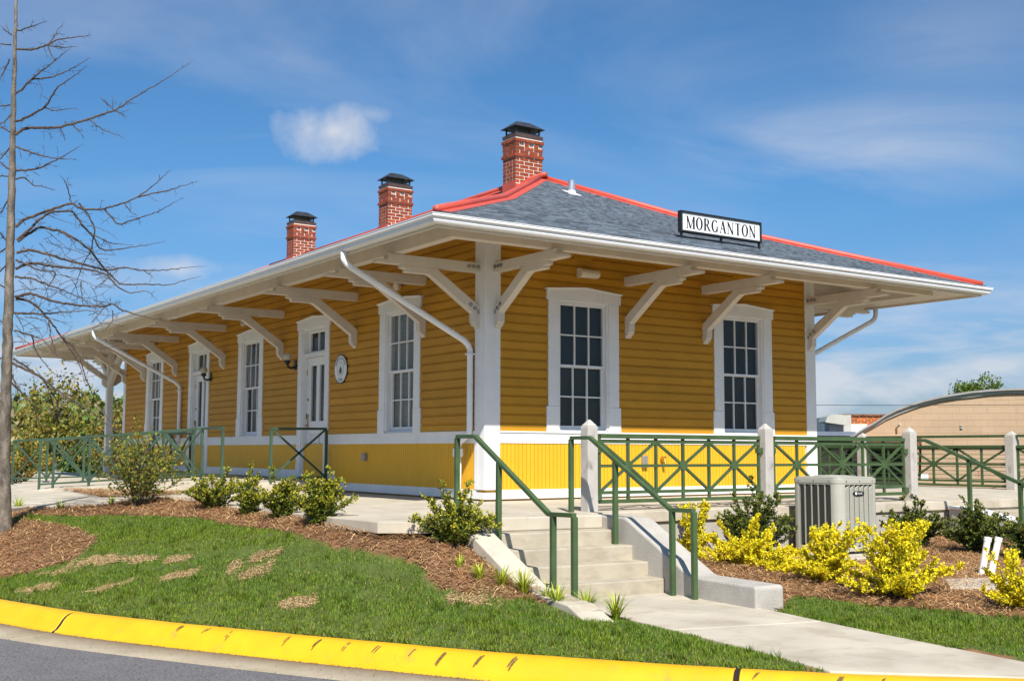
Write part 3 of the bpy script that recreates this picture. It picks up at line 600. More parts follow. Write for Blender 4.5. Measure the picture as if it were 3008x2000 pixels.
def ring(axis):
    prof = [(.019, 0), (.026, 0), (.026, .010), (.019, .010)]; n = 14; mb = MB(); vs = []
    for r, h in prof:
        for k in range(n):
            a = 2*math.pi*k/n; vs.append((-h, r*math.cos(a), r*math.sin(a)) if axis == 0 else (r*math.cos(a), -h, r*math.sin(a)))
    mb.add(vs, [(i*n+k, i*n+(k+1) % n, ((i+1) % 4)*n+(k+1) % n, ((i+1) % 4)*n+k) for i in range(4) for k in range(n)]); return mb.mesh('bolt', 'bolt')
RING_X, RING_Y = ring(0), ring(1)
def bracket(side, pos, bolts=False):
    am, bm = (ARM_R, BRC_R) if side == 'R' else (ARM_L, BRC_L)
    loc = (pos, 0, 0) if side == 'R' else (0, pos, 0)
    b = link('bracket', am, depot, loc); link('brace', bm, b, (0, 0, 0))
    for o in (b, b.children[0]):
        bv = o.modifiers.new('bevel', 'BEVEL'); bv.width = .004; bv.segments = 1; bv.limit_method = 'ANGLE'
    if bolts:
        pts = [(.07,3.26),(.145,3.26),(.22,3.26),(.045,2.625),(.11,2.675),(.18,2.722)]
        for d, z in pts:
            w = -.066 if z > 3 else -.055
            link('bolt', RING_X if side == 'R' else RING_Y, b, (w-.001, -d, z) if side == 'R' else (-d, w-.001, z))
for x in (2.545, 4.148): bracket('R', x)
for x in (.175, BW-.175+.07): bracket('R', x, True)
for y in (1.68, 3.97, 7.04, 10.09, 13.17, 15.6): bracket('L', y)
for y in (.17, 17.26, PL-.1): bracket('L', y, True)
# brackets on the hidden long side that show under the roof
ARM_B = MB().prism(ARM, lambda d, z, w: (BW+d, w, z), -.066, .066).mesh('bracket_arm', 'cream_paint'); BRC_B = MB().prism(BRC, lambda d, z, w: (BW+d, w, z), -.055, .055).mesh('brace', 'cream_paint')
for y in (.17, 3.97, 17.26, PL-.1): b = link('bracket', ARM_B, depot, (0, y, 0)); link('brace', BRC_B, b)
ARM_E = MB().prism(ARM, lambda d, z, w: (w, PL+d, z), -.066, .066).mesh('bracket_arm', 'cream_paint'); BRC_E = MB().prism(BRC, lambda d, z, w: (w, PL+d, z), -.055, .055).mesh('brace', 'cream_paint')
for x in (.1, BW-.1): b = link('bracket', ARM_E, depot, (x, 0, 0)); link('brace', BRC_E, b)
for x in (.08, BW-.08):
    MB().box(x-.085, x+.085, PL-.17, PL, -.1, 4.0).build('porch_post', 'white_paint', depot, bevel=.01)
    p = MB(); s = 1 if x < 3 else -1
    p.prism([(0,2.45),(.06,2.45),(1.0,3.15),(1.0,3.30),(.82,3.30),(0,2.72)], lambda d, z, w: (w, PL-.17-d, z), x-.05, x+.05); p.build('brace', 'cream_paint', depot)
    p = MB(); p.prism([(0,2.45),(.06,2.45),(1.0,3.15),(1.0,3.30),(.82,3.30),(0,2.72)], lambda d, z, w: (x+s*(.085+d), w, z), PL-.13, PL-.03); p.build('brace', 'cream_paint', depot)
MB().box(.0, BW, PL-.15, PL-.01, 3.32, 3.5).build('beam', 'cream_paint', depot); MB().box(.01, .15, BL+.04, PL-.16, 3.32, 3.5).build('beam', 'cream_paint', depot)
# eave beams
D0, D1, ZB0, ZB1 = 1.26, 1.41, 3.323, 3.555
MB().box(-D1, BW+D1, -D1, -D0, ZB0, ZB1).build('beam', 'cream_paint', depot, bevel=.006)
MB().box(-D1+.003, -D0, -D0+.002, PL+D1, ZB0+.002, ZB1).build('beam', 'cream_paint', depot, bevel=.006)
MB().box(BW+D0, BW+D1-.003, -D0+.002, PL+D1, ZB0+.002, ZB1).build('beam', 'cream_paint', depot, bevel=.006)
MB().box(-D0+.002, BW+D0-.002, PL+D0, PL+D1, ZB0, ZB1).build('beam', 'cream_paint', depot, bevel=.006)
# roof
E0 = 2.04; YE = PL
def rz(s): return 3.43+.36*(s+E0) if s < .9 else 3.43+.36*(.9+E0)+.455*(s-.9)
XM = BW/2; ZR = rz(XM)
def ring4(s, dz=0.0): z = rz(s)+dz; return [(s, s, z), (BW-s, s, z), (BW-s, YE-s, z), (s, YE-s, z)]
mb = MB(); vs = ring4(-E0)+ring4(.9)+[(XM, XM, ZR), (XM, YE-XM, ZR)]
mb.add(vs, [(0,1,5,4),(1,2,6,5),(2,3,7,6),(3,0,4,7),(4,5,8),(5,6,9,8),(6,7,9),(7,4,8,9)])
lo = [(x, y, z-.05) for x, y, z in ring4(-E0)]; mb.add(ring4(-E0)+lo, [(i, 4+i, 4+(i+1) % 4, (i+1) % 4) for i in range(4)])
roof = mb.build('roof', 'slate_mass', depot)
# boarded soffit, in lengths
def soffit_strip(pts, name='soffit_board'): MB().add([(x, y, z) for x, y, z in pts]+[(x, y, z+.02) for x, y, z in pts], [(0,1,2,3),(7,6,5,4),(0,4,5,1),(1,5,6,2),(2,6,7,3),(3,7,4,0)]).build(name, 'cream_paint', depot)
sz = lambda s: 3.325+.36*(s+1.95)
nb = 7
for i in range(nb):
    s0 = -1.95+1.97*i/nb; s1 = -1.95+1.97*(i+1)/nb-.006
    soffit_strip([(s0,s0,sz(s0)),(BW-s0,s0,sz(s0)),(BW-s1,s1,sz(s1)),(s1,s1,sz(s1))]); soffit_strip([(s0,YE-s0,sz(s0)),(s0,s0,sz(s0)),(s1,s1,sz(s1)),(s1,YE-s1,sz(s1))])
    soffit_strip([(BW-s0,s0,sz(s0)),(BW-s0,YE-s0,sz(s0)),(BW-s1,YE-s1,sz(s1)),(BW-s1,s1,sz(s1))]); soffit_strip([(BW-s0,YE-s0,sz(s0)),(s0,YE-s0,sz(s0)),(s1,YE-s1,sz(s1)),(BW-s1,YE-s1,sz(s1))])
MB().add([(0.02,.02,sz(0.02)),(BW-.02,.02,sz(.02)),(BW-.02,YE-.02,sz(.02)),(.02,YE-.02,sz(.02))], [(0,1,2,3)]).build('ceiling', 'cream_paint', depot)
# fascia, gutter, drip edge
def around(prof, name, mt, sides='FLBE', smooth=False):
    n = len(prof)
    C4 = lambda o: [(-o, -o), (BW+o, -o), (BW+o, YE+o), (-o, YE+o)]
    for s, (i, j) in zip('FBEL', ((0, 1), (1, 2), (2, 3), (3, 0))):
        if s not in sides: continue
        vs = [(*C4(o)[i], z) for o, z in prof]+[(*C4(o)[j], z) for o, z in prof]
        MB().add(vs, [(k, (k+1) % n, n+(k+1) % n, n+k) for k in range(n)]).build(name, mt, depot, smooth=smooth)
around([(1.93,3.292),(1.962,3.292),(1.962,3.425),(1.93,3.425)], 'fascia', 'cream_paint')
around([(1.964,3.322),(2.035,3.322),(2.055,3.333),(2.066,3.355),(2.062,3.376),(2.082,3.392),(2.094,3.398),(2.094,3.424),(2.100,3.426),(2.100,3.434),(2.084,3.436),(2.084,3.405),(2.06,3.395),(2.05,3.345),(1.97,3.334),(1.964,3.334)], 'gutter', 'gutter_white')
around([(1.95,3.405),(2.045,3.392),(2.05,3.428),(1.95,3.43)], 'drip_edge', 'red_metal')
# slates on the end slope
def slate_rows():
    big = []; rest = MB(); out = []
    for lo_, hi_ in ((-E0-.02, .9), (.9, XM-.12)):
        s = lo_; sl = .36 if lo_ < 0 else .455; ex = .135/math.sqrt(1+sl*sl)
        while s < hi_-.02:
            x0 = s+.10; x1 = BW-s-.10; x = x0-random.uniform(0, .25)
            while x < x1-.03:
                w = random.choice((.20, .24, .27, .30)); a = max(x, x0); b = min(x+w, x1)
                if b-a > .05: out.append((a, b, s, sl))
                x += w
            s += ex
    out.sort(key=lambda q: (q[2]+E0)*1.0+max(0, q[0]-2)*.35)
    MESH = {}
    for k, (a, b, s, sl) in enumerate(out):
        z = rz(s) if s > -E0 else 3.43; dz = random.uniform(0, .006); L = .19; t = .016; w = b-a-.004
        def quad(w, L, sl):
            c = 1/math.sqrt(1+sl*sl); dy = L*c; dzz = L*c*sl-.014
            return [(0,0,.012),(w,0,.012),(w,dy,dzz+.004),(0,dy,dzz+.004)], [(0,0,.012+t),(w,0,.012+t),(w,dy,dzz+t+.004),(0,dy,dzz+t+.004)]
        if k < 300:
            key = (round(w, 2), sl)
            if key not in MESH: MESH[key] = MB().hexa(*quad(key[0], L, sl)).mesh('slate', 'slate')
            link('slate', MESH[key], roof, (a+.002, s, z+dz))
        else:
            q = quad(w, L, sl); rest.hexa([(x+a, y+s, zz+z+dz) for x, y, zz in q[0]], [(x+a, y+s, zz+z+dz) for x, y, zz in q[1]])
    tag(rest.build('slates', 'slate_mass', roof), kind='stuff')
slate_rows()
# red hip and ridge caps
def cap(pts, e1, e2, name):
    o = MB().tube([np.array(p)+np.array((0, 0, .050)) for p in pts], .046, 12).build(name, 'red_metal', roof, smooth=True)
    for e in (e1, e2):
        m = MB(); vs = []
        for p, w in zip(pts, e): vs += [np.array(p)+(0, 0, .036), np.array(w)+(0, 0, .034), np.array(p)+(0, 0, .024), np.array(w)+(0, 0, .022)]
        m.add(vs, [q for i in range(len(pts)-1) for q in ((4*i, 4*i+4, 4*i+5, 4*i+1), (4*i+1, 4*i+5, 4*i+7, 4*i+3))]); m.build('flashing', 'red_metal', roof)
FL = .19
def hip(cx, cy, sx, sy):
    S = [-E0+.06, -.5, .9, 2.1, XM]
    P = [(cx+sx*s, cy+sy*s, rz(s)) for s in S]
    A = [(cx+sx*(s+FL), cy+sy*s, rz(s)) for s in S]; B = [(cx+sx*s, cy+sy*(s+FL), rz(s)) for s in S]
    A[-1] = (XM, cy+sy*(XM-FL*.9), rz(XM-FL*.9)); B[-1] = (cx+sx*(XM-FL), cy+sy*XM, rz(XM-FL)) ; cap(P, A, B, 'hip_cap')
hip(0, 0, 1, 1); hip(BW, 0, -1, 1); hip(0, YE, 1, -1); hip(BW, YE, -1, -1)
YS = [XM-.14, 6, 10, YE-XM]
cap([(XM, y, ZR+.02) for y in YS], [(XM-FL, y, rz(XM-FL)) for y in YS], [(XM+FL, y, rz(XM-FL)) for y in YS], 'ridge_cap')
# soil vent pipe on the end slope
v = (3.25, 2.30, rz(2.30)); vp = MB().tube([(v[0], v[1], v[2]-.02), (v[0], v[1], v[2]+.24)], .062, 16).build('vent_pipe', 'galvanised', roof)
MB().hexa([(v[0]+a,v[1]+b,rz(v[1]+b)+.012) for a,b in ((-.11,-.15),(.11,-.15),(.11,.14),(-.11,.14))], [(v[0]+a,v[1]+b,rz(v[1]+b)+.03) for a,b in ((-.11,-.15),(.11,-.15),(.11,.14),(-.11,.14))]).lathe([(.085,-.02),(.068,.06)], v, 14).build('flashing', 'gutter_white', roof)
# chimneys
BRK = {}
def brick_mesh(l, w, h):
    k = (round(l, 3), round(w, 3), round(h, 3))
    if k not in BRK: BRK[k] = MB().box(0, k[0], 0, k[1], 0, k[2]).mesh('brick', 'brick')
    return BRK[k]
def chimney(yc):
    wx, wy, zt = .60, .41, 6.46; x0 = XM-wx/2; y0 = yc-wy/2; zb = 5.45
    ch = MB().box(x0+.004, x0+wx-.004, y0+.004, y0+wy-.004, 5.2, zt).build('chimney', 'mortar', depot)
    H = .0540; J = .0160; k = 0; z = zb
    ncs = int((zt-zb)/(H+J)); bp = .008
    for k in range(ncs):
        z = zb+k*(H+J); left = ncs-1-k
        if z+H < 5.60: continue
        e = {0: .024, 3: .0, 4: .024}.get(left, .0)+.003
        if left in (1, 2): e = .010
        xa, xb, ya, yb = x0-e, x0+wx+e, y0-e, y0+wy+e; L = (xb-xa+J)/3; o = 0 if k % 2 else .5
        cutsx = [xa]+[xa+L*(i+1-o) for i in range(3) if xa+L*(i+1-o) < xb-.03]+[xb+J]
        dent = (left == 1)
        if dent: cutsx = [xa+(xb-xa+J)*i/6 for i in range(7)]
        for i in range(len(cutsx)-1):
            a, b = cutsx[i], cutsx[i+1]-J; dd = .014 if (dent and i % 2) else 0
            link('brick', brick_mesh(b-a, .10, H), ch, (a, ya+dd, z)); link('brick', brick_mesh(b-a, .10, H), ch, (a, yb-.10-dd, z))
        ins = ya+.10+J, yb-.10-J
        q = [ins[0], (ins[0]+ins[1])/2+(.0 if k % 2 else .05), ins[1]+J]
        for i in range(2):
            a, b = q[i], q[i+1]-J
            link('brick', brick_mesh(.10, b-a, H), ch, (xa, a, z)); link('brick', brick_mesh(.10, b-a, H), ch, (xb-.10, a, z))
    # metal cowl
    c = MB(); c.box(x0-.012, x0+wx+.012, y0-.012, y0+wy+.012, zt-.005, zt+.055); c.build('collar', 'copper_band', ch)
    c = MB().box(x0+.05, x0+wx-.05, y0+.04, y0+wy-.04, zt+.055, zt+.10)
    for sx in (0, 1):
        for sy in (0, 1): c.box(x0+.03+sx*(wx-.085), x0+.055+sx*(wx-.085), y0+.03+sy*(wy-.085), y0+.055+sy*(wy-.085), zt+.055, zt+.20)
    c.build('cowl_frame', 'cap_metal', ch)
    X0, X1, Y0, Y1 = x0-.045, x0+wx+.045, y0-.045, y0+wy+.045; zz = zt+.185
    c = MB().add([(X0,Y0,zz),(X1,Y0,zz),(X1,Y1,zz),(X0,Y1,zz),(X0+.20,yc-.03,zz+.15),(X1-.20,yc-.03,zz+.15),(X1-.20,yc+.03,zz+.15),(X0+.20,yc+.03,zz+.15)], [(3,2,1,0),(0,1,5,4),(1,2,6,5),(2,3,7,6),(3,0,4,7),(4,5,6,7)]); c.build('cowl', 'cap_metal', ch)
    # stepped red flashing at the foot
    f = MB()
    for i in range(3): xx = x0+wx/2*i/3; f.box(xx, x0+wx-wx/2*i/3, y0-.016, y0-.007, 5.3, rz(XM-wx/2+wx/2*i/3)+.10)
    f.box(x0-.016, x0-.007, y0-.016, y0+wy, 5.2, rz(XM-wx/2)+.15); f.build('flashing', 'red_metal', ch)
    return ch
for yc in (3.93, 8.87, 13.92): chimney(yc)
# gable vents, downpipes, fittings on the wall
def louvre(a0, a1):
    l = MB(fR).box(a0, a1, .0, .03, 3.50, 3.62).build('louvre', 'yellow_panel', depot)
    for k in range(5): MB(fR).hexa([(a0+.015,.03,3.512+.02*k),(a1-.015,.03,3.512+.02*k),(a1-.015,.034,3.526+.02*k),(a0+.015,.034,3.526+.02*k)], [(a0+.015,.046,3.508+.02*k),(a1-.015,.046,3.508+.02*k),(a1-.015,.048,3.513+.02*k),(a0+.015,.048,3.513+.02*k)]).build('slat', 'yellow_panel', l)
louvre(1.54, 1.85); louvre(4.80, 5.10)
def downpipe(side, y, boot=True):
    pts = [(-2.02, y+.10, 3.31), (-2.02, y+.10, 3.22), (-1.98, y+.095, 3.16), (-1.90, y+.09, 3.11), (-.20, y, 2.235), (-.12, y, 2.17), (-.085, y, 2.10), (-.085, y, .99)]
    if boot: pts += [(-.09, y+.01, .93), (-.12, y+.06, .87), (-.14, y+.13, .83), (-.15, y+.185, .78), (-.15, y+.20, .70)]
    d = MB().tube(pts, .043, 12).build('downpipe', 'gutter_white', depot, smooth=True)
    MB().box(-.135, -.03, y-.06, y+.06, 2.03, 2.05).build('strap', 'gutter_white', d)
    if boot: MB().lathe([(.06,.0),(.075,.01),(.075,.11),(.062,.12)], (-.15, y+.20, .60), 16).build('boot', 'gutter_white', d); MB().tube([(-.15, y+.20, .60), (-.15, y+.20, -.03)], .05, 12).build('lower_pipe', 'gutter_white', d, smooth=True)
downpipe('L', .27); downpipe('L', 12.74)
d = MB().tube([(BW+2.02,.26,3.31),(BW+2.02,.26,3.20),(BW+1.98,.25,3.13),(BW+1.90,.25,3.07),(BW+.2,.20,2.36),(BW+.10,.2,2.28),(BW+.085,.2,2.2),(BW+.085,.2,.1)], .043, 12).build('downpipe', 'gutter_white', depot, smooth=True)
bx_ = MB(fL).box(3.50, 3.62, .018, .075, .52, .64).build('outlet_box', 'grey_box', depot, bevel=.008)
bx_ = MB(fR).box(2.80, 2.90, .018, .07, .44, .62).build('outlet_box', 'grey_box', depot, bevel=.008)
MB(fR).tube([(3.2,.02,.57),(3.2,.11,.56),(3.2,.125,.50)], .022, 10).tube([(3.15,.09,.60),(3.25,.09,.60)], .012, 8).build('tap', 'brass', depot)
# ------------------------------------------------------------------ lettering
def _seg(p, q, w):   # stroke with level ends
    return [(p[0]-w/2, p[1]), (p[0]+w/2, p[1]), (q[0]+w/2, q[1]), (q[0]-w/2, q[1])]
def _rect(x0, x1, y0, y1): return [(x0, y0), (x1, y0), (x1, y1), (x0, y1)]
def _ring(cx, cy, ro, ri, a0=0, a1=360, n=22):
    out = []
    for k in range(n):
        a = R_(a0+(a1-a0)*k/n); b = R_(a0+(a1-a0)*(k+1)/n)
        out.append([(cx+ro[0]*math.cos(a), cy+ro[1]*math.sin(a)), (cx+ro[0]*math.cos(b), cy+ro[1]*math.sin(b)), (cx+ri[0]*math.cos(b), cy+ri[1]*math.sin(b)), (cx+ri[0]*math.cos(a), cy+ri[1]*math.sin(a))])
    return out
def _srf(xc, y, w): return _rect(xc-w/2, xc+w/2, y-.0 if y < .5 else y-.035, y+.035 if y < .5 else y)
GL = {
 'M': (1.04, [_seg((.13,0),(.13,1),.085), _seg((.88,0),(.88,1),.21), _seg((.13,1),(.50,.02),.17), _seg((.50,.02),(.86,1),.08), _srf(.13,0,.26), _srf(.88,0,.34), _srf(.08,1,.2), _srf(.92,1,.26)]),
 'O': (.84, _ring(.42,.5,(.41,.52),(.195,.455))),
 'R': (.86, [_seg((.2,0),(.2,1),.21), _srf(.2,0,.34), _srf(.15,1,.24), _seg((.42,.5),(.74,0),.19), _srf(.78,0,.2), _rect(.2,.42,.955,1), _rect(.2,.42,.475,.52)]+_ring(.40,.738,(.28,.262),(.09,.205),-90,90,12)),
 'G': (.90, _ring(.43,.5,(.41,.52),(.195,.455),42,330,20)+[_seg((.71,.06),(.71,.43),.13), _srf(.71,.43,.30), _rect(.68,.715,.70,.96)]),
 'A': (.84, [_seg((.13,0),(.42,1),.085), _seg((.42,1),(.70,0),.20), _rect(.22,.60,.33,.375), _srf(.13,0,.24), _srf(.71,0,.3)]),
 'N': (.90, [_seg((.16,0),(.16,1),.085), _seg((.74,0),(.74,1),.085), _seg((.14,1),(.73,0),.19), _srf(.16,0,.24), _srf(.74,1,.24), _srf(.12,1,.2)]),
 'T': (.78, [_seg((.39,0),(.39,1),.21), _srf(.39,0,.32), _rect(.05,.73,.955,1), _rect(.05,.085,.78,.97), _rect(.695,.73,.78,.97)]),
 'D': (.86, [_seg((.2,0),(.2,1),.21), _rect(.08,.42,.955,1), _rect(.08,.42,0,.045)]+_ring(.40,.5,(.37,.50),(.23,.455),-90,90,14)),
 'E': (.74, [_seg((.2,0),(.2,1),.21), _rect(.08,.62,.955,1), _rect(.08,.66,0,.045), _rect(.2,.48,.48,.525), _rect(.60,.635,.78,.97), _rect(.63,.665,.02,.24), _rect(.46,.49,.40,.60)]),
 'P': (.78, [_seg((.2,0),(.2,1),.21), _srf(.2,0,.34), _rect(.08,.42,.955,1), _rect(.2,.42,.475,.52)]+_ring(.40,.738,(.29,.262),(.15,.215),-90,90,12)),
 '1': (.5, [_rect(.2,.34,0,1), _seg((.12,.72),(.24,1),.10), _rect(.08,.46,0,.09)]),
 '2': (.7, _ring(.33,.70,(.27,.30),(.15,.19),-35,185,12)+[_seg((.16,.10),(.50,.52),.15), _rect(.06,.62,0,.13)]),
}
def text_width(t, gap=.06): return sum(GL[c][0]+gap for c in t)-gap
def text(mb, t, size, xs, fn, gap=.06):
    x = 0; k = 0
    for c in t:
        w, ps = GL[c]
        for p in ps:
            mb.add([fn((x+a)*size*xs, b*size, .0001*(k % 7)) for a, b in p], [tuple(range(len(p)))]); k += 1
        x += w+gap
# station name board on the roof
sb = thing('roof_sign', 'white name board lettered MORGANTON in a black frame on the roof', 'sign', (3.415, -1.16, 3.80))
x0, x1, zb, zt, ys = 2.62, 4.21, 3.885, 4.142, -1.18
MB().box(x0, x1, ys, ys+.05, zb, zt).build('panel', 'sign_white', sb)
for nm, b in (('frame', (x0-.03, x1+.03, ys-.02, ys+.06, zt, zt+.03)), ('frame', (x0-.03, x1+.03, ys-.02, ys+.06, zb-.03, zb)), ('frame', (x0-.03, x0, ys-.02, ys+.06, zb, zt)), ('frame', (x1, x1+.03, ys-.02, ys+.06, zb, zt))): MB().box(*b).build(nm, 'black_metal', sb, bevel=.004)
for x in (x0, (x0+x1)/2, x1): MB().box(x-.014, x+.014, ys, ys+.03, rz(ys)-.01, zb-.03).build('leg', 'black_metal', sb)
MB().tube([(x0-.05, ys+.02, rz(ys)+.035), (3.1, ys+.02, rz(ys)+.03), (x1, ys+.02, rz(ys)+.035)], .010, 6).build('conduit', 'black_metal', sb)
m = MB(); W = text_width('MORGANTON'); sz_ = .182; xs = (x1-x0-.16)/(W*sz_); text(m, 'MORGANTON', sz_, xs, lambda a, b, e: (x0+.08+a, ys-.003-e, zb+.036+b)); m.build('lettering', 'ink', sb)
# round depot sign on the long wall
yc, zc = 4.485, 2.07; os_ = thing('wall_sign', 'round white sign lettered MORGANTON DEPOT beside the near door', 'sign', (-.03, yc, zc))
def disc(r, o0, o1, n=40): return MB(fL).prism([(yc+r*math.cos(2*math.pi*k/n), zc+r*math.sin(2*math.pi*k/n)) for k in range(n)], lambda a, z, o: (a, o, z), o0, o1)
disc(.25, .024, .045).build('rim', 'black_metal', os_); disc(.232, .024, .048).build('panel', 'sign_white', os_)
def arc_fn(r, a_mid, flip):
    def fn(a, b, e):
        if not flip: ang = a_mid-a/r; rr = r+b
        else: ang = a_mid+a/r; rr = r-b
        return (-.0495-e, yc-rr*math.cos(ang), zc+rr*math.sin(ang))
    return fn
m = MB(); s1 = .055; w1 = text_width('MORGANTON', .12)*s1*.85; text(m, 'MORGANTON', s1, .85, arc_fn(.163, math.pi/2+w1/.163/2, False), .12)
w2 = text_width('DEPOT', .12)*s1*.85; text(m, 'DEPOT', s1, .85, arc_fn(.215, -math.pi/2-w2/.215/2, True), .12); m.build('lettering', 'ink', os_)
m = MB(); ff = lambda p, e: [(-.0493-e, yc-a, zc+b) for a, b in p]
for p in _ring(0, 0, (.130, .130), (.125, .125), 0, 360, 28)+_ring(0, 0, (.108, .108), (.104, .104), 0, 360, 28): m.add(ff(p, 0), [(0, 1, 2, 3)])
m.build('ring', 'ink_grey', os_)
m = MB()
for p in [_rect(-.045,.045,-.075,-.055), _rect(-.035,.035,-.05,-.02), _rect(-.012,.012,-.02,.05), _rect(-.05,-.03,-.045,-.01), _rect(.03,.052,-.045,-.005), [(-.04,.0),(.0,.045),(.042,-.0),(.03,-.01),(.0,.02),(-.03,-.01)]]: m.add(ff(p, .0004), [tuple(range(len(p)))])
m.build('emblem', 'ink', os_)
# lanterns and floodlights
def lantern(y, label):
    l = thing('wall_lantern', label, 'lamp', (-.02, y, 2.2), 'globe lanterns by the doors')
    MB(fL).box(y-.05, y+.05, .02, .05, 2.16, 2.34).build('back_plate', 'black_metal', l, bevel=.006)
    MB(fL).tube([(y,.04,2.22),(y,.12,2.19),(y,.18,2.21),(y,.20,2.27)], .022, 10).build('arm', 'black_metal', l); MB().lathe([(.03,0),(.055,.03),(.06,.06),(.05,.07)], (-.20, y, 2.26), 16).build('cup', 'black_metal', l)
    MB().lathe([(.045,0)]+[(.078*math.cos(a), .075+.078*math.sin(a)) for a in np.linspace(-1.1, 1.45, 12)], (-.20, y, 2.325), 20).build('globe', 'globe', l, smooth=True)
lantern(6.40, 'white globe lantern on black arm left of the near door'); lantern(10.86, 'white globe lantern on black arm right of the far door')
fl = thing('floodlight', 'cream half round wall light under the eave of the short end', 'lamp', (1.75, -.02, 3.3))
MB(fR).prism([(.02,3.24),(.02,3.36),(.10,3.36),(.14,3.34),(.155,3.30),(.14,3.26),(.10,3.24)], lambda o, z, a: (a, o, z), 1.60, 1.93).build('housing', 'fixture', fl, bevel=.006)
MB(fR).prism([(.02,3.225),(.02,3.372),(.105,3.372),(.15,3.35),(.168,3.30),(.15,3.25),(.105,3.225)], lambda o, z, a: (a, o, z), 1.575, 1.60).build('end_cap', 'fixture', fl, bevel=.004)
for y, wh in ((2.50, 'above the window nearest the corner'), (8.72, 'above the middle window of the long side'), (14.86, 'above the far window of the long side')):
    f2 = thing('emergency_light', 'small twin headed spotlight '+wh, 'lamp', (-.03, y, 3.27), 'twin spotlights under the long eave')
    MB(fL).box(y-.07, y+.07, .02, .07, 3.24, 3.32).build('base', 'fixture', f2, bevel=.006)
    for s in (-1, 1): MB(fL).tube([(y+s*.11,.06,3.25),(y+s*.13,.10,3.24),(y+s*.15,.16,3.23)], [.03, .055, .06], 14).build('head', 'fixture', f2)
# ------------------------------------------------------------------ fence with concrete posts
GS = 'green_steel'
def post_at(par, x, y, zb=-.08, h=1.01, w=.155):
    z1 = h; c = w/2
    mb = MB().box(x-c, x+c, y-c, y+c, zb, z1-.03)
    mb.hexa([(x-c,y-c,z1-.03),(x+c,y-c,z1-.03),(x+c,y+c,z1-.03),(x-c,y+c,z1-.03)], [(x-.012,y-.012,z1+.055),(x+.012,y-.012,z1+.055),(x+.012,y+.012,z1+.055),(x-.012,y+.012,z1+.055)])
    return mb.build('post', 'concrete_post', par, bevel=.012)
def star_panel(par, P0, P1, zs, n, w=.036, wires=0):
    """six cell panel with crossed diagonals; zs: cap, top, mid, low, bottom heights"""
    P0 = np.array(P0, float); P1 = np.array(P1, float); L = np.linalg.norm(P1-P0); d = (P1-P0)/L
    at = lambda t, z: (*(P0+(P1-P0)*t), z)
    zc, zt, zm, zl, zb = zs
    pn = MB().bar(at(0, zc), at(1, zc), .085, .055).build('panel', GS, par, bevel=.004)
    for z, ww in ((zt, .045), (zm, w), (zl, .04), (zb, .045)): MB().bar(at(0, z), at(1, z), w, ww).build('rail', GS, pn)
    for i in range(n+1):
        MB().bar(at(i/n, zb), at(i/n, zc-.02), w*.92, w*.92, up=(d[0], d[1], 0)).build('upright', GS, pn)
    dg = w*.8
    for h in range(n//2):
        t = (2*h+1)/n
        for dt in (-1, 1):
            for z in (zt, zl): MB().bar(at(t, zm), at(t+dt/n, z), dg, dg+.008, up=(-d[1], d[0], 0)).build('diagonal', GS, pn)
        MB().tube([np.array(at(t, zm))-np.array((-d[1], d[0], 0))*.022, np.array(at(t, zm))+np.array((-d[1], d[0], 0))*.022], .062, 10).build('hub', GS, pn)
    for k in range(wires):
        z = zl+(zt-zl)*(k+.5)/wires; MB().bar(at(0, z), at(1, z), .010, .010).build('wire', GS, pn)
    return pn
fence = thing('fence', 'green steel star patterned fence between three concrete posts along the platform', 'fence', (2.9, -2.45, -.03))
FY = -2.45; fp = [-.09, 2.925, 5.985]
for x in fp: post_at(fence, x, FY)
star_panel(fence, (.06, FY), (2.785, FY), (.868, .805, .507, .185, .077), 6); star_panel(fence, (3.075, FY), (5.83, FY), (.868, .805, .507, .185, .077), 6)
for x0_, s in ((fp[0]+.08, 1), (fp[1]-.08, -1), (fp[1]+.08, 1), (fp[2]-.08, -1)):
    for z in (.70, .13): MB().box(min(x0_, x0_+s*.09), max(x0_, x0_+s*.09), FY-.03, FY+.03, z-.035, z+.035).build('clamp', GS, fence)
# far platform fence, taller with wires
XF = 11.45; bf = thing('fence', 'green steel fence with thin wires along the far platform edge', 'fence', (XF, 1.5, -.03))
yp = [8.6, 4.7, 3.0-.15, -.62, -4.0]
for y in yp: post_at(bf, XF, y, h=1.04, w=.19)
for a, b in zip(yp[:-1], yp[1:]): star_panel(bf, (XF, a-.11), (XF, b+.11), (.80, .765, .46, .135, .05), 6 if a-b > 3 else 4, .04, 8); MB().bar((XF, a-.1, 1.0), (XF, b+.1, 1.0), .06, .05).build('top_rail', GS, bf)
# second flight handrail by the last post
hr = thing('handrail', 'green handrail sloping down from the last platform post at right', 'handrail', (6.35, -3.6, -.6), 'green handrails of the front steps')
hr['group'] = 'platform handrails'
top = [(-2.45, .862), (-2.63, .862), (-5.05, -.10), (-5.4, -.10)]; hx = 6.12
for (a, za), (b, zb_) in zip(top[:-1], top[1:]): MB().bar((hx, a, za), (hx, b, zb_), .05, .045).build('rail', GS, hr)
for y, zb_ in ((-3.35, -.3), (-4.14, -.6), (-5.38, -.9)):
    zt_ = np.interp(-y, [-t[0] for t in top], [t[1] for t in top]); MB().box(hx-.025, hx+.025, y-.025, y+.025, zb_, zt_).build('post', GS, hr)
w2 = thing('low_wall', 'white painted low wall behind the right hand bushes', 'wall', (6.6, -3.9, -.8))
MB().prism([(-2.78,-.12),(-3.1,-.14),(-5.6,-.62),(-6.4,-.62),(-6.4,-1.1),(-2.78,-1.1)], lambda y, z, w: (w, y, z), 6.42, 6.72).build('wall_body', 'white_wall', w2, bevel=.015)
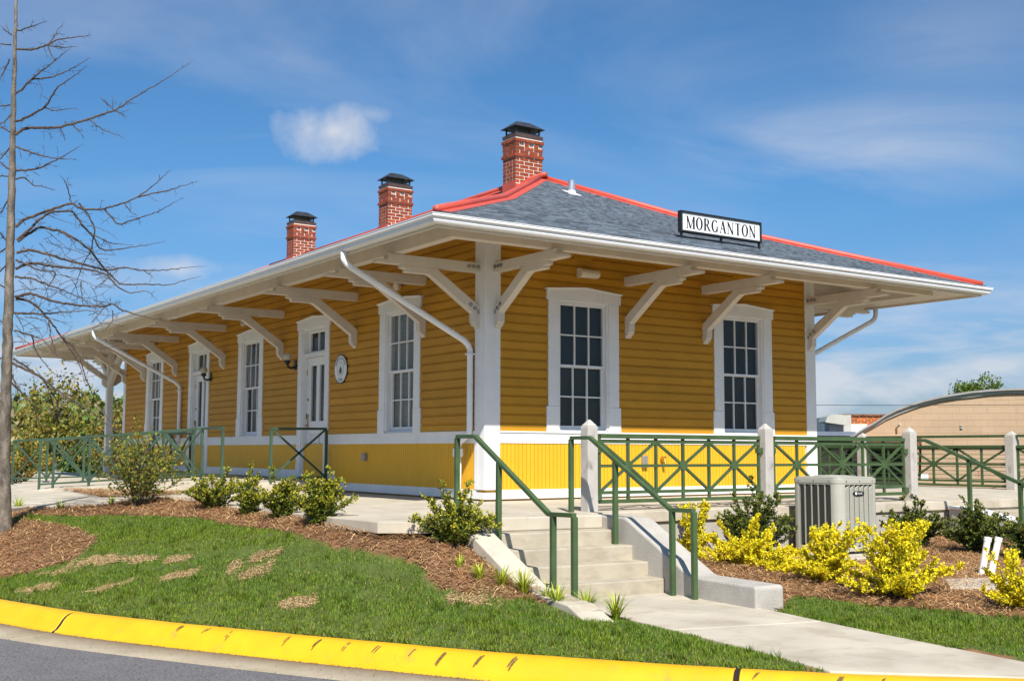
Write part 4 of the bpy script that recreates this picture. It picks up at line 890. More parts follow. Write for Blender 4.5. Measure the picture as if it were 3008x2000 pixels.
MB().prism([(-2.78,-.108),(-3.1,-.128),(-5.6,-.608),(-6.42,-.608),(-6.42,-.64),(-5.6,-.64),(-3.1,-.165),(-2.78,-.145)], lambda y, z, w: (w, y, z), 6.40, 6.74).build('coping', 'white_paint', w2, bevel=.01)
# ------------------------------------------------------------------ railings by the doors and ramp
GF = 'green_faded'
def x_rail(name, pts, label, cells, zt, zb, mt=GF, w=.042, group='railings by the doors and ramp'):
    """pts: list of (x,y,z ground) along the run"""
    r = thing(name, label, 'railing', pts[0], group); P = [np.array(p, float) for p in pts]
    S = np.r_[0, np.cumsum([np.linalg.norm(b[:2]-a[:2]) for a, b in zip(P[:-1], P[1:])])]
    def at(s, h): return np.array([np.interp(s, S, [p[k] for p in P]) for k in range(3)])+np.array((0, 0, h))
    for a, b in zip(S[:-1], S[1:]):
        MB().bar(at(a, zt), at(b, zt), w, w).build('rail', mt, r); MB().bar(at(a, zb), at(b, zb), w*.8, w*.8).build('rail', mt, r)
    for k, (s0, s1, x) in enumerate(cells):
        for s in (s0, s1) if k == 0 else (s1,): MB().bar(at(s, -.03), at(s, zt-.02), w, w, up=(1, 0, 0)).build('post', mt, r)
        if x:
            MB().bar(at(s0, zb), at(s1, zt), w*.6, w*.75).build('diagonal', mt, r); MB().bar(at(s0, zt), at(s1, zb), w*.6, w*.75).build('diagonal', mt, r)
    return r
x_rail('railing', [(-1.17, 4.74, .155), (-.17, 4.74, .165)], 'single crossed green railing panel beside the near door', [(0, 1.0, True)], .89, .07)
oL = math.hypot(-3.5+1.5, 9.6-7.15); A = 1.05
cells = [(0, A, False)]+[(A+oL*i/4, A+oL*(i+1)/4, True) for i in range(4)]+[(A+oL, A+oL+.3, False)]
x_rail('railing', [(-1.5, 6.10, .15), (-1.5, 7.15, .145), (-3.5, 9.6, -.05), (-3.7, 9.83, -.07)], 'long green crossed railing on the near side of the ramp', cells, .93, .10)
iP = [(-1.08, 8.8, .15), (-1.35, 10.0, .10), (-2.7, 12.6, .0), (-3.35, 14.0, -.05)]; iS = np.r_[0, np.cumsum([math.dist(a[:2], b[:2]) for a, b in zip(iP[:-1], iP[1:])])]
x_rail('railing', iP, 'green crossed railing on the far side of the ramp', [(iS[-1]*i/5, iS[-1]*(i+1)/5, True) for i in range(5)], .93, .10)
x_rail('railing', [(-.30, 11.3, .12), (-.30, 12.6, .12), (-.30, 13.9, .10)], 'dark shaded railing against the wall left of the far door', [(0, 1.3, True), (1.3, 2.6, True)], .93, .10, 'green_steel')
# ------------------------------------------------------------------ air conditioner
pad = thing('concrete_pad', 'concrete pad under the air conditioner', 'pad', (3.2, -3.28, -.68))
MB().box(2.62, 4.02, -4.05, -2.78, -.75, -.602).build('slab', 'concrete', pad, bevel=.02)
ACX, ACY, ACZ, ACS, ACH = 3.32, -3.28, -.60, .395, .96
ac = thing('air_conditioner', 'beige louvred outdoor air conditioner beside the platform wall', 'air conditioner', (ACX, ACY, ACZ))
def rsq(h, r, n=7):
    out = []
    for cx, cy, a0 in ((h-r, h-r, 0), (-h+r, h-r, 90), (-h+r, -h+r, 180), (h-r, -h+r, 270)):
        out += [(ACX+cx+r*math.cos(R_(a0+90*k/(n-1))), ACY+cy+r*math.sin(R_(a0+90*k/(n-1)))) for k in range(n)]
    return out
pz = lambda a, b, z: (a, b, z)
MB().prism(rsq(ACS-.03, .10), pz, ACZ+.03, ACZ+ACH-.06).build('coil', 'ac_dark', ac)
MB().prism(rsq(ACS-.012, .115), pz, ACZ, ACZ+.035).build('base_pan', 'ac_dark', ac)
MB().prism(rsq(ACS, .12), pz, ACZ+.035, ACZ+.085).build('lower_band', 'ac_beige', ac)
MB().prism(rsq(ACS+.006, .125), pz, ACZ+ACH-.075, ACZ+ACH-.012).build('top_cover', 'ac_beige', ac, bevel=.006)
MB().prism(rsq(ACS-.02, .11), pz, ACZ+ACH-.012, ACZ+ACH+.006).build('top_plate', 'ac_beige', ac, bevel=.006)
for k in range(7): MB().tube([(ACX+(.06+.035*k)*math.cos(a), ACY+(.06+.035*k)*math.sin(a), ACZ+ACH+.016) for a in np.linspace(0, 2*math.pi, 25)], .004, 5).build('grille_ring', 'ac_beige', ac)
full = rsq(ACS, .12, 9)
for q in range(4):   # rounded corner pillars
    seg = full[q*9:(q+1)*9]; inn = [(ACX+(x-ACX)*.93, ACY+(y-ACY)*.93) for x, y in seg]
    MB().prism(seg+inn[::-1], pz, ACZ+.08, ACZ+ACH-.07).build('corner_pillar', 'ac_beige', ac, smooth=False)
def louvre_face(fm, cols, dep):
    dro = .001 if dep < .02 else .004; wid = 2*(ACS-.12); cw = wid/cols; z0, z1 = ACZ+.085, ACZ+ACH-.09
    MB(fm).box(-ACS+.12, ACS-.12, -.004, .0, z1, z1+.02).build('rail', 'ac_beige', ac)
    for i in range(cols):
        a0 = -ACS+.12+cw*i; m = MB(fm); m.box(a0-.006, a0+.008, -.02, .0, z0, z1); n = 28 if dep < .02 else 46; h = (z1-z0)/n; tk = .0016 if dep < .02 else .0035
        for k in range(-2, n):
            za = z0+h*k; s = .055
            lo = max(za, z0); 
            if za+s > z1 or za < z0-.02: continue
            m.hexa([(a0+.008,-dep,za),(a0+cw-.006,-dep,za+s),(a0+cw-.006,-.001,za+s-dro),(a0+.008,-.001,za-dro)], [(a0+.008,-dep,za+tk),(a0+cw-.006,-dep,za+s+tk),(a0+cw-.006,-.001,za+s-dro+tk*1.4),(a0+.008,-.001,za-dro+tk*1.4)])
        m.box(a0+cw-.006, a0+cw, -.02, .0, z0, z1); m.build('louvre_column', 'ac_beige', ac)
louvre_face(lambda a, o, z: (ACX-ACS-o, ACY-a, z), 5, .012); louvre_face(lambda a, o, z: (ACX+a, ACY-ACS-o, z), 6, .026)
louvre_face(lambda a, o, z: (ACX+ACS+o, ACY+a, z), 5, .02); louvre_face(lambda a, o, z: (ACX-a, ACY+ACS+o, z), 6, .026)
bz0 = ACZ+ACH-.20; nx = ACX-.02
bd = MB().prism([(nx-.0+.075*math.cos(a)*1.0+(.03 if math.cos(a) > 0 else -.03)*1, bz0+.028*math.sin(a)) for a in np.linspace(0, 2*math.pi, 20, endpoint=False)], lambda a, z, o: (a, ACY-ACS-o, z), .0, .012).build('badge', 'ink', ac)
m = MB().prism([(nx-.055+.018*math.cos(a), bz0+.018*math.sin(a)) for a in np.linspace(0, 2*math.pi, 16, endpoint=False)], lambda a, z, o: (a, ACY-ACS-o, z), .012, .0135)
text(m, 'TRANE', .024, .95, lambda a, b, e: (nx-.03+a, ACY-ACS-.0135-e, bz0-.012+b)); m.build('badge_print', 'sign_white', bd)
for x in (-.25, 0, .25): MB().tube([(ACX+x, ACY-ACS-.004, ACZ+ACH-.045), (ACX+x, ACY-ACS-.012, ACZ+ACH-.045)], .009, 8).build('screw', 'bolt', ac); MB().tube([(ACX-ACS-.004, ACY+x, ACZ+ACH-.045), (ACX-ACS-.012, ACY+x, ACZ+ACH-.045)], .009, 8).build('screw', 'bolt', ac)
dc = thing('electrical_conduit', 'grey electrical conduit rising beside the air conditioner', 'conduit', (3.72, -2.85, -.6))
MB().tube([(3.74,-2.85,-.62),(3.74,-2.85,.12)], .016, 8).build('pipe', 'grey_box', dc); MB().box(3.69,3.79,-2.89,-2.80,-.32,.05).build('box', 'far_blue', dc, bevel=.006)
# white pipes and small slab at right
for (dx, dy, lean, lab) in ((2.80,-5.74,.085,'left one of two white plastic pipes standing in the mulch'), (2.875,-5.80,.105,'right one of two white plastic pipes standing in the mulch')):
    z = float(ground_z(dx, dy)); pp = thing('plastic_pipe', lab, 'pipe', (dx, dy, z), 'white pipes in the mulch')
    MB().tube([(dx-lean*.2*RT[0],dy-lean*.2*RT[1],z-.1),(dx+lean*RT[0],dy+lean*RT[1],z+.40)], .036, 14).build('tube', 'pvc', pp, smooth=False); MB().tube([(dx+lean*.93*RT[0],dy+lean*.93*RT[1],z+.365),(dx+lean*1.03*RT[0],dy+lean*1.03*RT[1],z+.415)], .041, 14).build('cap', 'pvc', pp)
us = thing('utility_slab', 'small concrete cover slab in the mulch at right', 'slab', (2.0, -6.2, -.68))
MB().add([(1.98,-5.86,-.64),(2.75,-6.1,-.64),(2.0,-6.75,-.66),(1.45,-6.3,-.66),(1.98,-5.86,-.8),(2.75,-6.1,-.8),(2.0,-6.75,-.8),(1.45,-6.3,-.8)], [(0,1,2,3),(7,6,5,4),(0,4,5,1),(1,5,6,2),(2,6,7,3),(3,7,4,0)]).build('cover', 'concrete', us, bevel=.01)
s2_ = thing('concrete_steps', 'second flight of concrete steps behind the white low wall at right', 'steps', (7.5, -3.4, -.7))
for k in range(1, 5): MB().box(6.75, 8.3, -2.72-.31*k, -2.72-.31*(k-1)+.03, -1.0, -.05-.15*k).build('step', 'concrete_step', s2_, bevel=.012)
# ------------------------------------------------------------------ plants
def leaf_quads(P, D, L, Wd, jitter=.5):
    """diamond leaves at P, pointing along D (both N,3)"""
    n = len(P); D = D+rng.normal(0, jitter, (n, 3)); D /= np.linalg.norm(D, axis=1)[:, None]+1e-9
    S = np.cross(D, rng.normal(0, 1, (n, 3))); S /= np.linalg.norm(S, axis=1)[:, None]+1e-9
    L = np.asarray(L).reshape(-1, 1)*np.ones((n, 1)); Wd = np.asarray(Wd).reshape(-1, 1)*np.ones((n, 1)); N = np.cross(D, S)
    a = P; b = P+D*L*.45+S*Wd*.5+N*L*.06; c = P+D*L; d = P+D*L*.45-S*Wd*.5+N*L*.06
    return np.stack([a, b, c, d], 1).reshape(-1, 3)
def shrub(name, label, cat, x, y, h, rx, ry, cols, nst=16, nbr=11, leaf=(.020, .012), spike=0.0, spread=1.0, z=None, group=None, dens=13, tipcol=None, brl=.16, seed=0):
    cam_ = name == 'camellia'; nbr = int(nbr*(1.0 if cam_ else 1.3)); dens = int(dens*(1.0 if cam_ else 1.3)); nst = int(nst*(1.0 if cam_ else 2.0)); gold_ = name == 'golden_shrub'; leaf = (leaf[0]*(.95 if gold_ else 1.2), leaf[1]*(1.1 if gold_ else 1.35)); dens = int(dens*1.5) if gold_ else dens; brl = brl if cam_ else brl*.52
    r = np.random.default_rng(seed+int(abs(x*1000+y*77)) % 9999); z = float(ground_z(x, y)) if z is None else z
    t = thing(name, label, cat, (x, y, z), group); st = MB(); P = []; D = []; T = []
    for i in range(nst):
        az = 2*math.pi*(i+r.random()*.7)/nst; rad = (r.random()**.6)*spread; hh = h*(1-(.72 if gold_ else .40)*rad**2)*(.42+.62*r.random()**1.1)
        if r.random() < spike: hh = h*(.95+.2*r.random()) if gold_ else hh*1.2; rad *= .75
        tip = np.array((math.cos(az)*rx*rad, math.sin(az)*ry*rad, hh)); base = np.array((math.cos(az)*.04, math.sin(az)*.04, -.02)); mid = tip*np.array((.40, .40, .52))+np.array((*(r.normal(0, .02, 2)), 0))
        q = [base, (base+mid)/2+r.normal(0, .01, 3), mid, (mid+tip)/2+r.normal(0, .015, 3), tip]; st.tube([p+np.array((x, y, z)) for p in q], [.008, .0065, .005, .0035, .0015], 5, False)
        Q = np.array(q); S = np.linspace(0, 1, 5)
        for j in range(nbr):
            s = .08+.92*r.random()**.85; p = np.array([np.interp(s, S, Q[:, k]) for k in range(3)])
            out = np.array((math.cos(az), math.sin(az), 0))*.5+np.array((0, 0, .75))+r.normal(0, .5, 3); out /= np.linalg.norm(out); L = brl*max(h,.35)/.6*(.4+.9*r.random())*(1.15-.5*s)
            e = p+out*L; n = int(dens*(.6+.8*r.random()))
            if r.random() < .35: st.tube([p+np.array((x, y, z)), e+np.array((x, y, z))], [.003, .001], 4, False)
            u = np.linspace(.05, 1, n)[:, None]; P.append(p+(e-p)*u+r.normal(0, .006, (n, 3))); D.append(np.repeat(out[None], n, 0)); T.append(np.full(n, s)*.6+.4*u[:, 0])
        n = int(dens*1.6); u = np.linspace(.25, 1, n); P.append(np.stack([np.interp(u, S, Q[:, k]) for k in range(3)], -1)+r.normal(0, .008, (n, 3))); D.append(np.repeat((tip-mid)[None]/np.linalg.norm(tip-mid), n, 0)); T.append(u)
    st.build('stems', 'twig', t)
    P = np.concatenate(P); D = np.concatenate(D); T = np.concatenate(T); n = len(P); P[:, 2] = np.maximum(P[:, 2], .015)
    V = leaf_quads(P, D, leaf[0]*(.7+.6*r.random(n)), leaf[1]*(.7+.6*r.random(n)), .75)
    C = np.array(cols, float)[r.integers(0, len(cols), n)]
    if tipcol is not None: k = (T+r.normal(0, .15, n) > .80)[:, None]; C = np.where(k, np.array(tipcol)*(.8+.4*r.random((n, 1))), C)
    C = C*(.7+.6*r.random((n, 1))); o = raw('foliage', V, 4, 'leaf', C, t); return t
GREEN = [(.085,.125,.015),(.11,.155,.018),(.15,.19,.02),(.06,.09,.012),(.22,.23,.025)]; TIP = (.46,.42,.03)
DARK = [(.045,.075,.015),(.060,.098,.018),(.085,.120,.022),(.034,.056,.012)]; DTIP = (.20,.22,.03)
GOLD = [(.84,.68,.012),(.78,.64,.014),(.88,.76,.03),(.62,.55,.02),(.30,.32,.02)]
shrub('holly_bush','vase shaped green bush at the left of the front steps','bush',-2.50,-3.30,.68,.50,.46,GREEN,24,15,(.021,.013),.15,group='young green bushes along the platform',dens=15,tipcol=TIP,z=-.30)
shrub('holly_bush','fullest yellow tipped bush at the right end of the row of four','bush',-3.20,-1.60,.60,.40,.36,GREEN,20,14,(.021,.013),.2,group='young green bushes along the platform',dens=15,tipcol=TIP)
shrub('holly_bush','compact green bush third from the left in the row of four','bush',-3.22,-.58,.54,.30,.30,GREEN,16,13,(.021,.013),.25,group='young green bushes along the platform',dens=15,tipcol=TIP)
shrub('holly_bush','narrow green bush with one tall shoot in the row of four','bush',-3.24,.42,.58,.22,.24,GREEN,13,12,(.021,.013),.35,group='young green bushes along the platform',dens=15,tipcol=TIP)
shrub('holly_bush','wide low green bush at the left end of the row of four','bush',-3.25,1.62,.52,.50,.42,GREEN,18,13,(.021,.013),.2,group='young green bushes along the platform',dens=14,tipcol=TIP)
OLIVE = [(.095,.13,.02),(.13,.16,.025),(.07,.10,.018),(.19,.20,.03),(.22,.15,.03)]
shrub('camellia','tall loose shrub with curled olive leaves in front of the ramp','shrub',-3.85,3.05,1.05,.62,.55,OLIVE,17,12,(.042,.024),.2,dens=9,tipcol=(.26,.25,.03),brl=.20,z=-.09,group='loose shrubs around the ramp')
shrub('camellia','taller shrub with yellow green top in the mulch island by the ramp','shrub',-2.95,5.75,1.25,.50,.45,OLIVE,14,12,(.042,.024),.25,dens=9,tipcol=(.33,.31,.03),brl=.20,z=-.06,group='loose shrubs around the ramp')
shrub('camellia','leafy shrub with a few orange blooms behind the ramp railings','shrub',-3.0,15.2,1.35,.95,.9,OLIVE+[(.5,.2,.03)],16,12,(.06,.035),.1,dens=10,tipcol=(.30,.30,.04),brl=.20,z=-.2,group='loose shrubs around the ramp')
YL = dict(group='golden shrubs around the air conditioner', dens=15, tipcol=(.90,.76,.02), brl=.20)
shrub('golden_shrub','small golden shrub against the wall behind the step side wall','shrub',1.02,-3.05,.58,.34,.30,GOLD,13,12,(.026,.017),.4,**YL)
shrub('golden_shrub','broad golden shrub left of the air conditioner','shrub',1.22,-3.84,.50,.76,.62,GOLD,24,14,(.026,.017),.2,**YL)
shrub('golden_shrub','golden shrub with one leaning shoot in front of the air conditioner','shrub',.93,-5.20,.50,.46,.46,GOLD,18,14,(.026,.017),.35,**YL)
shrub('golden_shrub','largest golden shrub, in front of the right side of the air conditioner','shrub',.80,-6.20,.62,.66,.62,GOLD,26,15,(.026,.017),.4,**YL)
shrub('golden_shrub','golden shrub cut off by the right edge','shrub',1.18,-7.22,.46,.52,.5,GOLD,15,12,(.024,.015),.25,**YL)
shrub('golden_shrub','low golden sprigs between the two left golden shrubs','shrub',1.05,-4.45,.22,.30,.30,GOLD,8,8,(.024,.015),.1,**YL)
DK = dict(group='dark bushes along the platform wall', dens=16, tipcol=DTIP)
shrub('holly_bush','dark bush against the platform wall left of the air conditioner','bush',2.02,-3.12,.84,.66,.42,DARK,26,16,(.024,.015),.15,**DK)
shrub('holly_bush','dark bush just right of the air conditioner','bush',4.85,-3.35,.60,.52,.45,DARK,24,15,(.024,.015),.15,**DK)
shrub('holly_bush','dark bush behind the white plastic pipes','bush',4.95,-4.25,.68,.52,.48,DARK,24,15,(.024,.015),.15,**DK)
shrub('holly_bush','dark bush cut off at the right edge behind the pipes','bush',4.85,-5.05,.58,.45,.45,DARK,20,14,(.024,.015),.15,**DK)
# grassy clumps
def clump(x, y, label, n=46, L=.20, z=None, gold=True):
    z = float(ground_z(x, y)) if z is None else z; t = thing('lilyturf_clump', label, 'plant', (x, y, z), 'strappy green clumps edging the mulch'); V = []; C = []
    for i in range(n):
        az = random.uniform(0, 6.283); l = L*random.uniform(.6, 1.15); out = random.uniform(.25, .95); d = np.array((math.cos(az), math.sin(az), 0)); s = np.array((-d[1], d[0], 0)); w = random.uniform(.004, .0075); pr = None
        c = np.array(random.choice([(.40,.44,.03),(.28,.37,.03),(.50,.50,.05),(.17,.26,.025)]))
        b = np.array((x, y, z))+d*random.uniform(0, .03)
        for k in range(5):
            u = k/4; p = b+d*l*out*u**1.3+np.array((0, 0, l*(1.15*u-.75*out*u*u))); ww = w*(1-u**2)+.0006
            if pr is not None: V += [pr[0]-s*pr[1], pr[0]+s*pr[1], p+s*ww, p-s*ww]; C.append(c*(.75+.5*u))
            pr = (p, ww)
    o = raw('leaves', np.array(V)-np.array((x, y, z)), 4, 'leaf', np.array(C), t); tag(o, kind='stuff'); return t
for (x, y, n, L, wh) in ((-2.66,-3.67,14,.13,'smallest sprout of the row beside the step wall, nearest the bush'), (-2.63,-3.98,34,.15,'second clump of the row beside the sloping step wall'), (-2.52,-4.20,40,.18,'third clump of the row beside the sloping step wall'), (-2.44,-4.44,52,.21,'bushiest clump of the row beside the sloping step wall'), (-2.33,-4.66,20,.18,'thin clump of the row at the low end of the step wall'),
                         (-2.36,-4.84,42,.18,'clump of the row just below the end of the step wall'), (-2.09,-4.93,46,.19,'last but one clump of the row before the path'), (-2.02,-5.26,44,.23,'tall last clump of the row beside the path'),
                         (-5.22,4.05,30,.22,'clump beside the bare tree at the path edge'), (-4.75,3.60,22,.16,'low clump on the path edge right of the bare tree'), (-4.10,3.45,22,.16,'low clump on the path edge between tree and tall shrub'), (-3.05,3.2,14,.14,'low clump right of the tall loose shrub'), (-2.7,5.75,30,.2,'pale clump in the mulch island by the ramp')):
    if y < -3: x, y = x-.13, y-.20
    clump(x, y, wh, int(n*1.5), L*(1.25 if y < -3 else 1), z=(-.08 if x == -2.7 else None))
# ------------------------------------------------------------------ lawn and pine straw
def scatter(box, dens, keep):
    x0, x1, y0, y1 = box; n = int((x1-x0)*(y1-y0)*dens); x = rng.uniform(x0, x1, n); y = rng.uniform(y0, y1, n); k = keep(x, y); return x[k], y[k]
def grass():
    x, y = scatter((-7.0, 2.6, -11, 5.1), 8200, lambda x, y: lawn_amt(x, y) & (bare(x, y)+rng.normal(0, .10, len(x)) < .50) & (x > kerb_x(y)+.015) & (rng.random(len(x)) < .80+.25*wob(x*1.3, y*1.3)))
    tx, ty = scatter((-7.0, 2.6, -11, 5.1), 9, lambda x, y: lawn_amt(x, y) & (soil_amt(x, y) < .3)); q = 26
    tx = np.repeat(tx, q)+rng.normal(0, .022, len(tx)*q); ty = np.repeat(ty, q)+rng.normal(0, .022, len(ty)*q); n0 = len(x); x = np.r_[x, tx]; y = np.r_[y, ty]; ok = x > kerb_x(y)+.02; tuft = (np.arange(len(x)) >= n0)[ok]; x = x[ok]; y = y[ok]
    n = len(x); z = ground_z(x, y)-.004; az = rng.uniform(0, 6.283, n); ln = rng.uniform(.014, .036, n)*(1+.45*np.clip(wob(x*.9+4, y*.9), -1, 1)); ln = np.where(tuft, ln*2.1+.012, ln); lean = rng.uniform(.2, 1.1, n); w = rng.uniform(.0028, .0055, n)
    d = np.stack([np.cos(az), np.sin(az), np.zeros(n)], -1); s = np.stack([-np.sin(az), np.cos(az), np.zeros(n)], -1); b = np.stack([x, y, z], -1)
    tip = b+d*(ln*lean*.8)[:, None]+np.stack([np.zeros(n), np.zeros(n), ln], -1)
    V = np.stack([b-s*w[:, None], b+s*w[:, None], tip], 1).reshape(-1, 3)
    pal = np.array([(.115,.190,.014),(.150,.235,.018),(.090,.155,.014),(.210,.265,.024),(.130,.195,.045)])*.92*np.array((.95, 1.08, .75)); c = pal[rng.integers(0, 5, n)]*np.where(tuft, .72, 1.0)[:, None]; low = np.clip(.5+.8*wob(x*.8+1, y*.8-2), 0, 1)[:, None]; c = c*(1-low)+c*np.array((1.28, 1.08, 1.0))*low
    dry = (rng.random(n) < .05+.85*soil_amt(x, y)+.08*np.clip(wob(x*1.7, y*1.7), 0, 1))[:, None]; c = np.where(dry, np.array((.30, .24, .09)), c)*(.75+.5*rng.random((n, 1)))
    tag(raw('lawn_grass', V, 3, 'blade', c), 'mown green grass with sandy bare patches on the bank', kind='stuff')
grass()
def sand():
    x, y = scatter((-6.4, -2.4, -5.2, 1.0), 26000, lambda x, y: (soil_amt(x, y) > .02) & (bare(x, y)+rng.normal(0, .06, len(x)) > .42)); n = len(x); z = ground_z(x, y)+.003+.006*rng.random(n); a = rng.uniform(0, 6.283, n); l = rng.uniform(.004, .011, n); P = np.stack([x, y, z], -1); V = []
    for k in range(4): ang = a+k*math.pi/2+rng.normal(0, .3, n); V.append(P+np.stack([np.cos(ang)*l, np.sin(ang)*l, rng.normal(0, .0022, n)], -1))
    c = np.array([(.54,.39,.19),(.48,.34,.16),(.60,.45,.24),(.40,.28,.13)])[rng.integers(0, 4, n)]*(.85+.3*rng.random((n, 1)))
    tag(raw('bare_soil', np.stack(V, 1).reshape(-1, 3), 4, 'straw', c), 'crumbly sandy soil showing in bare patches of the lawn', kind='stuff')
sand()
def straw():
    keep = lambda x, y: (~lawn_amt(x, y)) & (~inside(DECK_L, x, y)) & (~inside(WALK, x, y)) & (x > kerb_x(y)+.05) & ~((x > -2.45) & (x < .06) & (y > -4.9) & (y < -2.7) & (x > -2.25)) & ~((y > -2.75) & (x > -.3))
    xs, ys = [], []
    for box, dn in (((-6.7, -2.2, -5.4, 5.0), 2100), ((-.3, 6.4, -9.5, -2.7), 1700)):
        a, b = scatter(box, dn, keep); xs.append(a); ys.append(b)
    x = np.concatenate(xs); y = np.concatenate(ys); z = ground_z(x, y)
    bed = BED; a, b = scatter((-4.0, -1.3, 4.8, 9.8), 1300, lambda x, y: inside(bed, x, y)); x = np.r_[x, a]; y = np.r_[y, b]; z = np.r_[z, np.full(len(a), -.055)]
    n = len(x); az = rng.uniform(0, 6.283, n); ln = rng.uniform(.05, .13, n); tl = rng.normal(0, .16, n); w = rng.uniform(.0018, .0036, n)
    d = np.stack([np.cos(az), np.sin(az), tl], -1); s = np.stack([-np.sin(az), np.cos(az), np.zeros(n)], -1); m = np.stack([x, y, z+.006+.018*rng.random(n)], -1); e = d*(ln/2)[:, None]; up = np.stack([np.zeros(n), np.zeros(n), .2*ln*rng.random(n)], -1)
    V = np.stack([m-e-s*w[:, None], m-e+s*w[:, None], m+e+s*w[:, None]+up, m+e-s*w[:, None]+up], 1).reshape(-1, 3)
    pal = np.array([(.48,.26,.105),(.38,.195,.078),(.58,.36,.17),(.27,.135,.055),(.62,.43,.23)]); c = pal[rng.integers(0, 5, n)]*(.7+.6*rng.random((n, 1)))
    tag(raw('pine_straw', V, 4, 'straw', c), 'reddish brown pine straw mulch on the planting beds', kind='stuff')
BED = [(-3.35,9.5),(-3.40,8.5),(-3.75,5.65),(-3.3,5.25),(-2.7,5.45),(-1.9,6.2),(-1.58,7.0)]
cb = np.mean(BED, axis=0); n = len(BED); mb = MB().add([(x, y, -.105) for x, y in BED]+[(x*.8+cb[0]*.2, y*.8+cb[1]*.2, -.07) for x, y in BED], [(i, (i+1) % n, n+(i+1) % n, n+i) for i in range(n)]+[tuple(range(n, 2*n))])
me = mb.mesh('mulch_bed', 'rust'); tag(link('mulch_bed', me), 'mulch island between path and ramp', kind='structure')
straw()
# fallen bits at the gutter edge
V = []; C = []
for i in range(1500):
    k = random.randrange(near_idx(-6.4, 0), near_idx(-2.8, -7.4)); d = abs(random.gauss(.305, .014)) if random.random() < .6 else random.uniform(.33, .78); p = KP[k]+KN[k]*d; a = random.uniform(0, 6.28); l = random.uniform(.006, .018); q = np.array((math.cos(a), math.sin(a)))*l; z = -1.008 if d < .33 else -1.013
    c = np.array((p[0], p[1], z)); e = np.array((q[0], q[1], .004)); s = np.array((-q[1], q[0], 0))*.3
    V += [c-e, c+s, c+e]; C.append(random.choice([(.10,.07,.04),(.16,.12,.06),(.06,.09,.02),(.07,.05,.03)]))
tag(raw('gutter_debris', np.array(V), 3, 'straw', np.array(C)), 'specks of leaf litter in the gutter', kind='stuff')
# ------------------------------------------------------------------ the bare tree
DEP = float((np.array((TREE[0], TREE[1], 0))-CAMP) @ FW)
tz = float(ground_z(*TREE)); tree = thing('bare_tree', 'leafless young tree with drooping branches at the left edge', 'tree', (TREE[0], TREE[1], tz))
def tp(u, v, off=0.0): return view_point(u, v, DEP+off)
trunk_px = [(13,1600),(13,1560),(12,1420),(14,1300),(18,1150),(23,980),(29,780),(33,600),(37,420),(41,250),(45,100),(49,-20),(54,-200),(58,-330)]
tr_r = [.125,.090,.073,.069,.064,.061,.054,.045,.036,.028,.021,.017,.012,.006]
base0 = np.array((TREE[0], TREE[1], tz)); tpts = [tp(u, v) for u, v in trunk_px]; tpts[0] = np.array((*tpts[1][:2], tz-.1)); 
def fine(P, Rd, k):
    t = np.linspace(0, len(P)-1, (len(P)-1)*k+1); i = np.arange(len(P)); P = np.array(P)
    return [np.array([np.interp(q, i, P[:, c]) for c in range(3)])+(rng.normal(0, .0035, 3) if 1 < q < len(P)-1 else 0) for q in t], [float(np.interp(q, i, Rd))*(1+rng.normal(0, .035)+(.10 if random.random() < .12 else 0)) for q in t]
_p, _r2 = fine(tpts, tr_r, 9); MB().tube(_p, _r2, 14).build('trunk', 'bark', tree, smooth=True)
Tq = lambda x, y: (x/1.4257, y/1.4257)
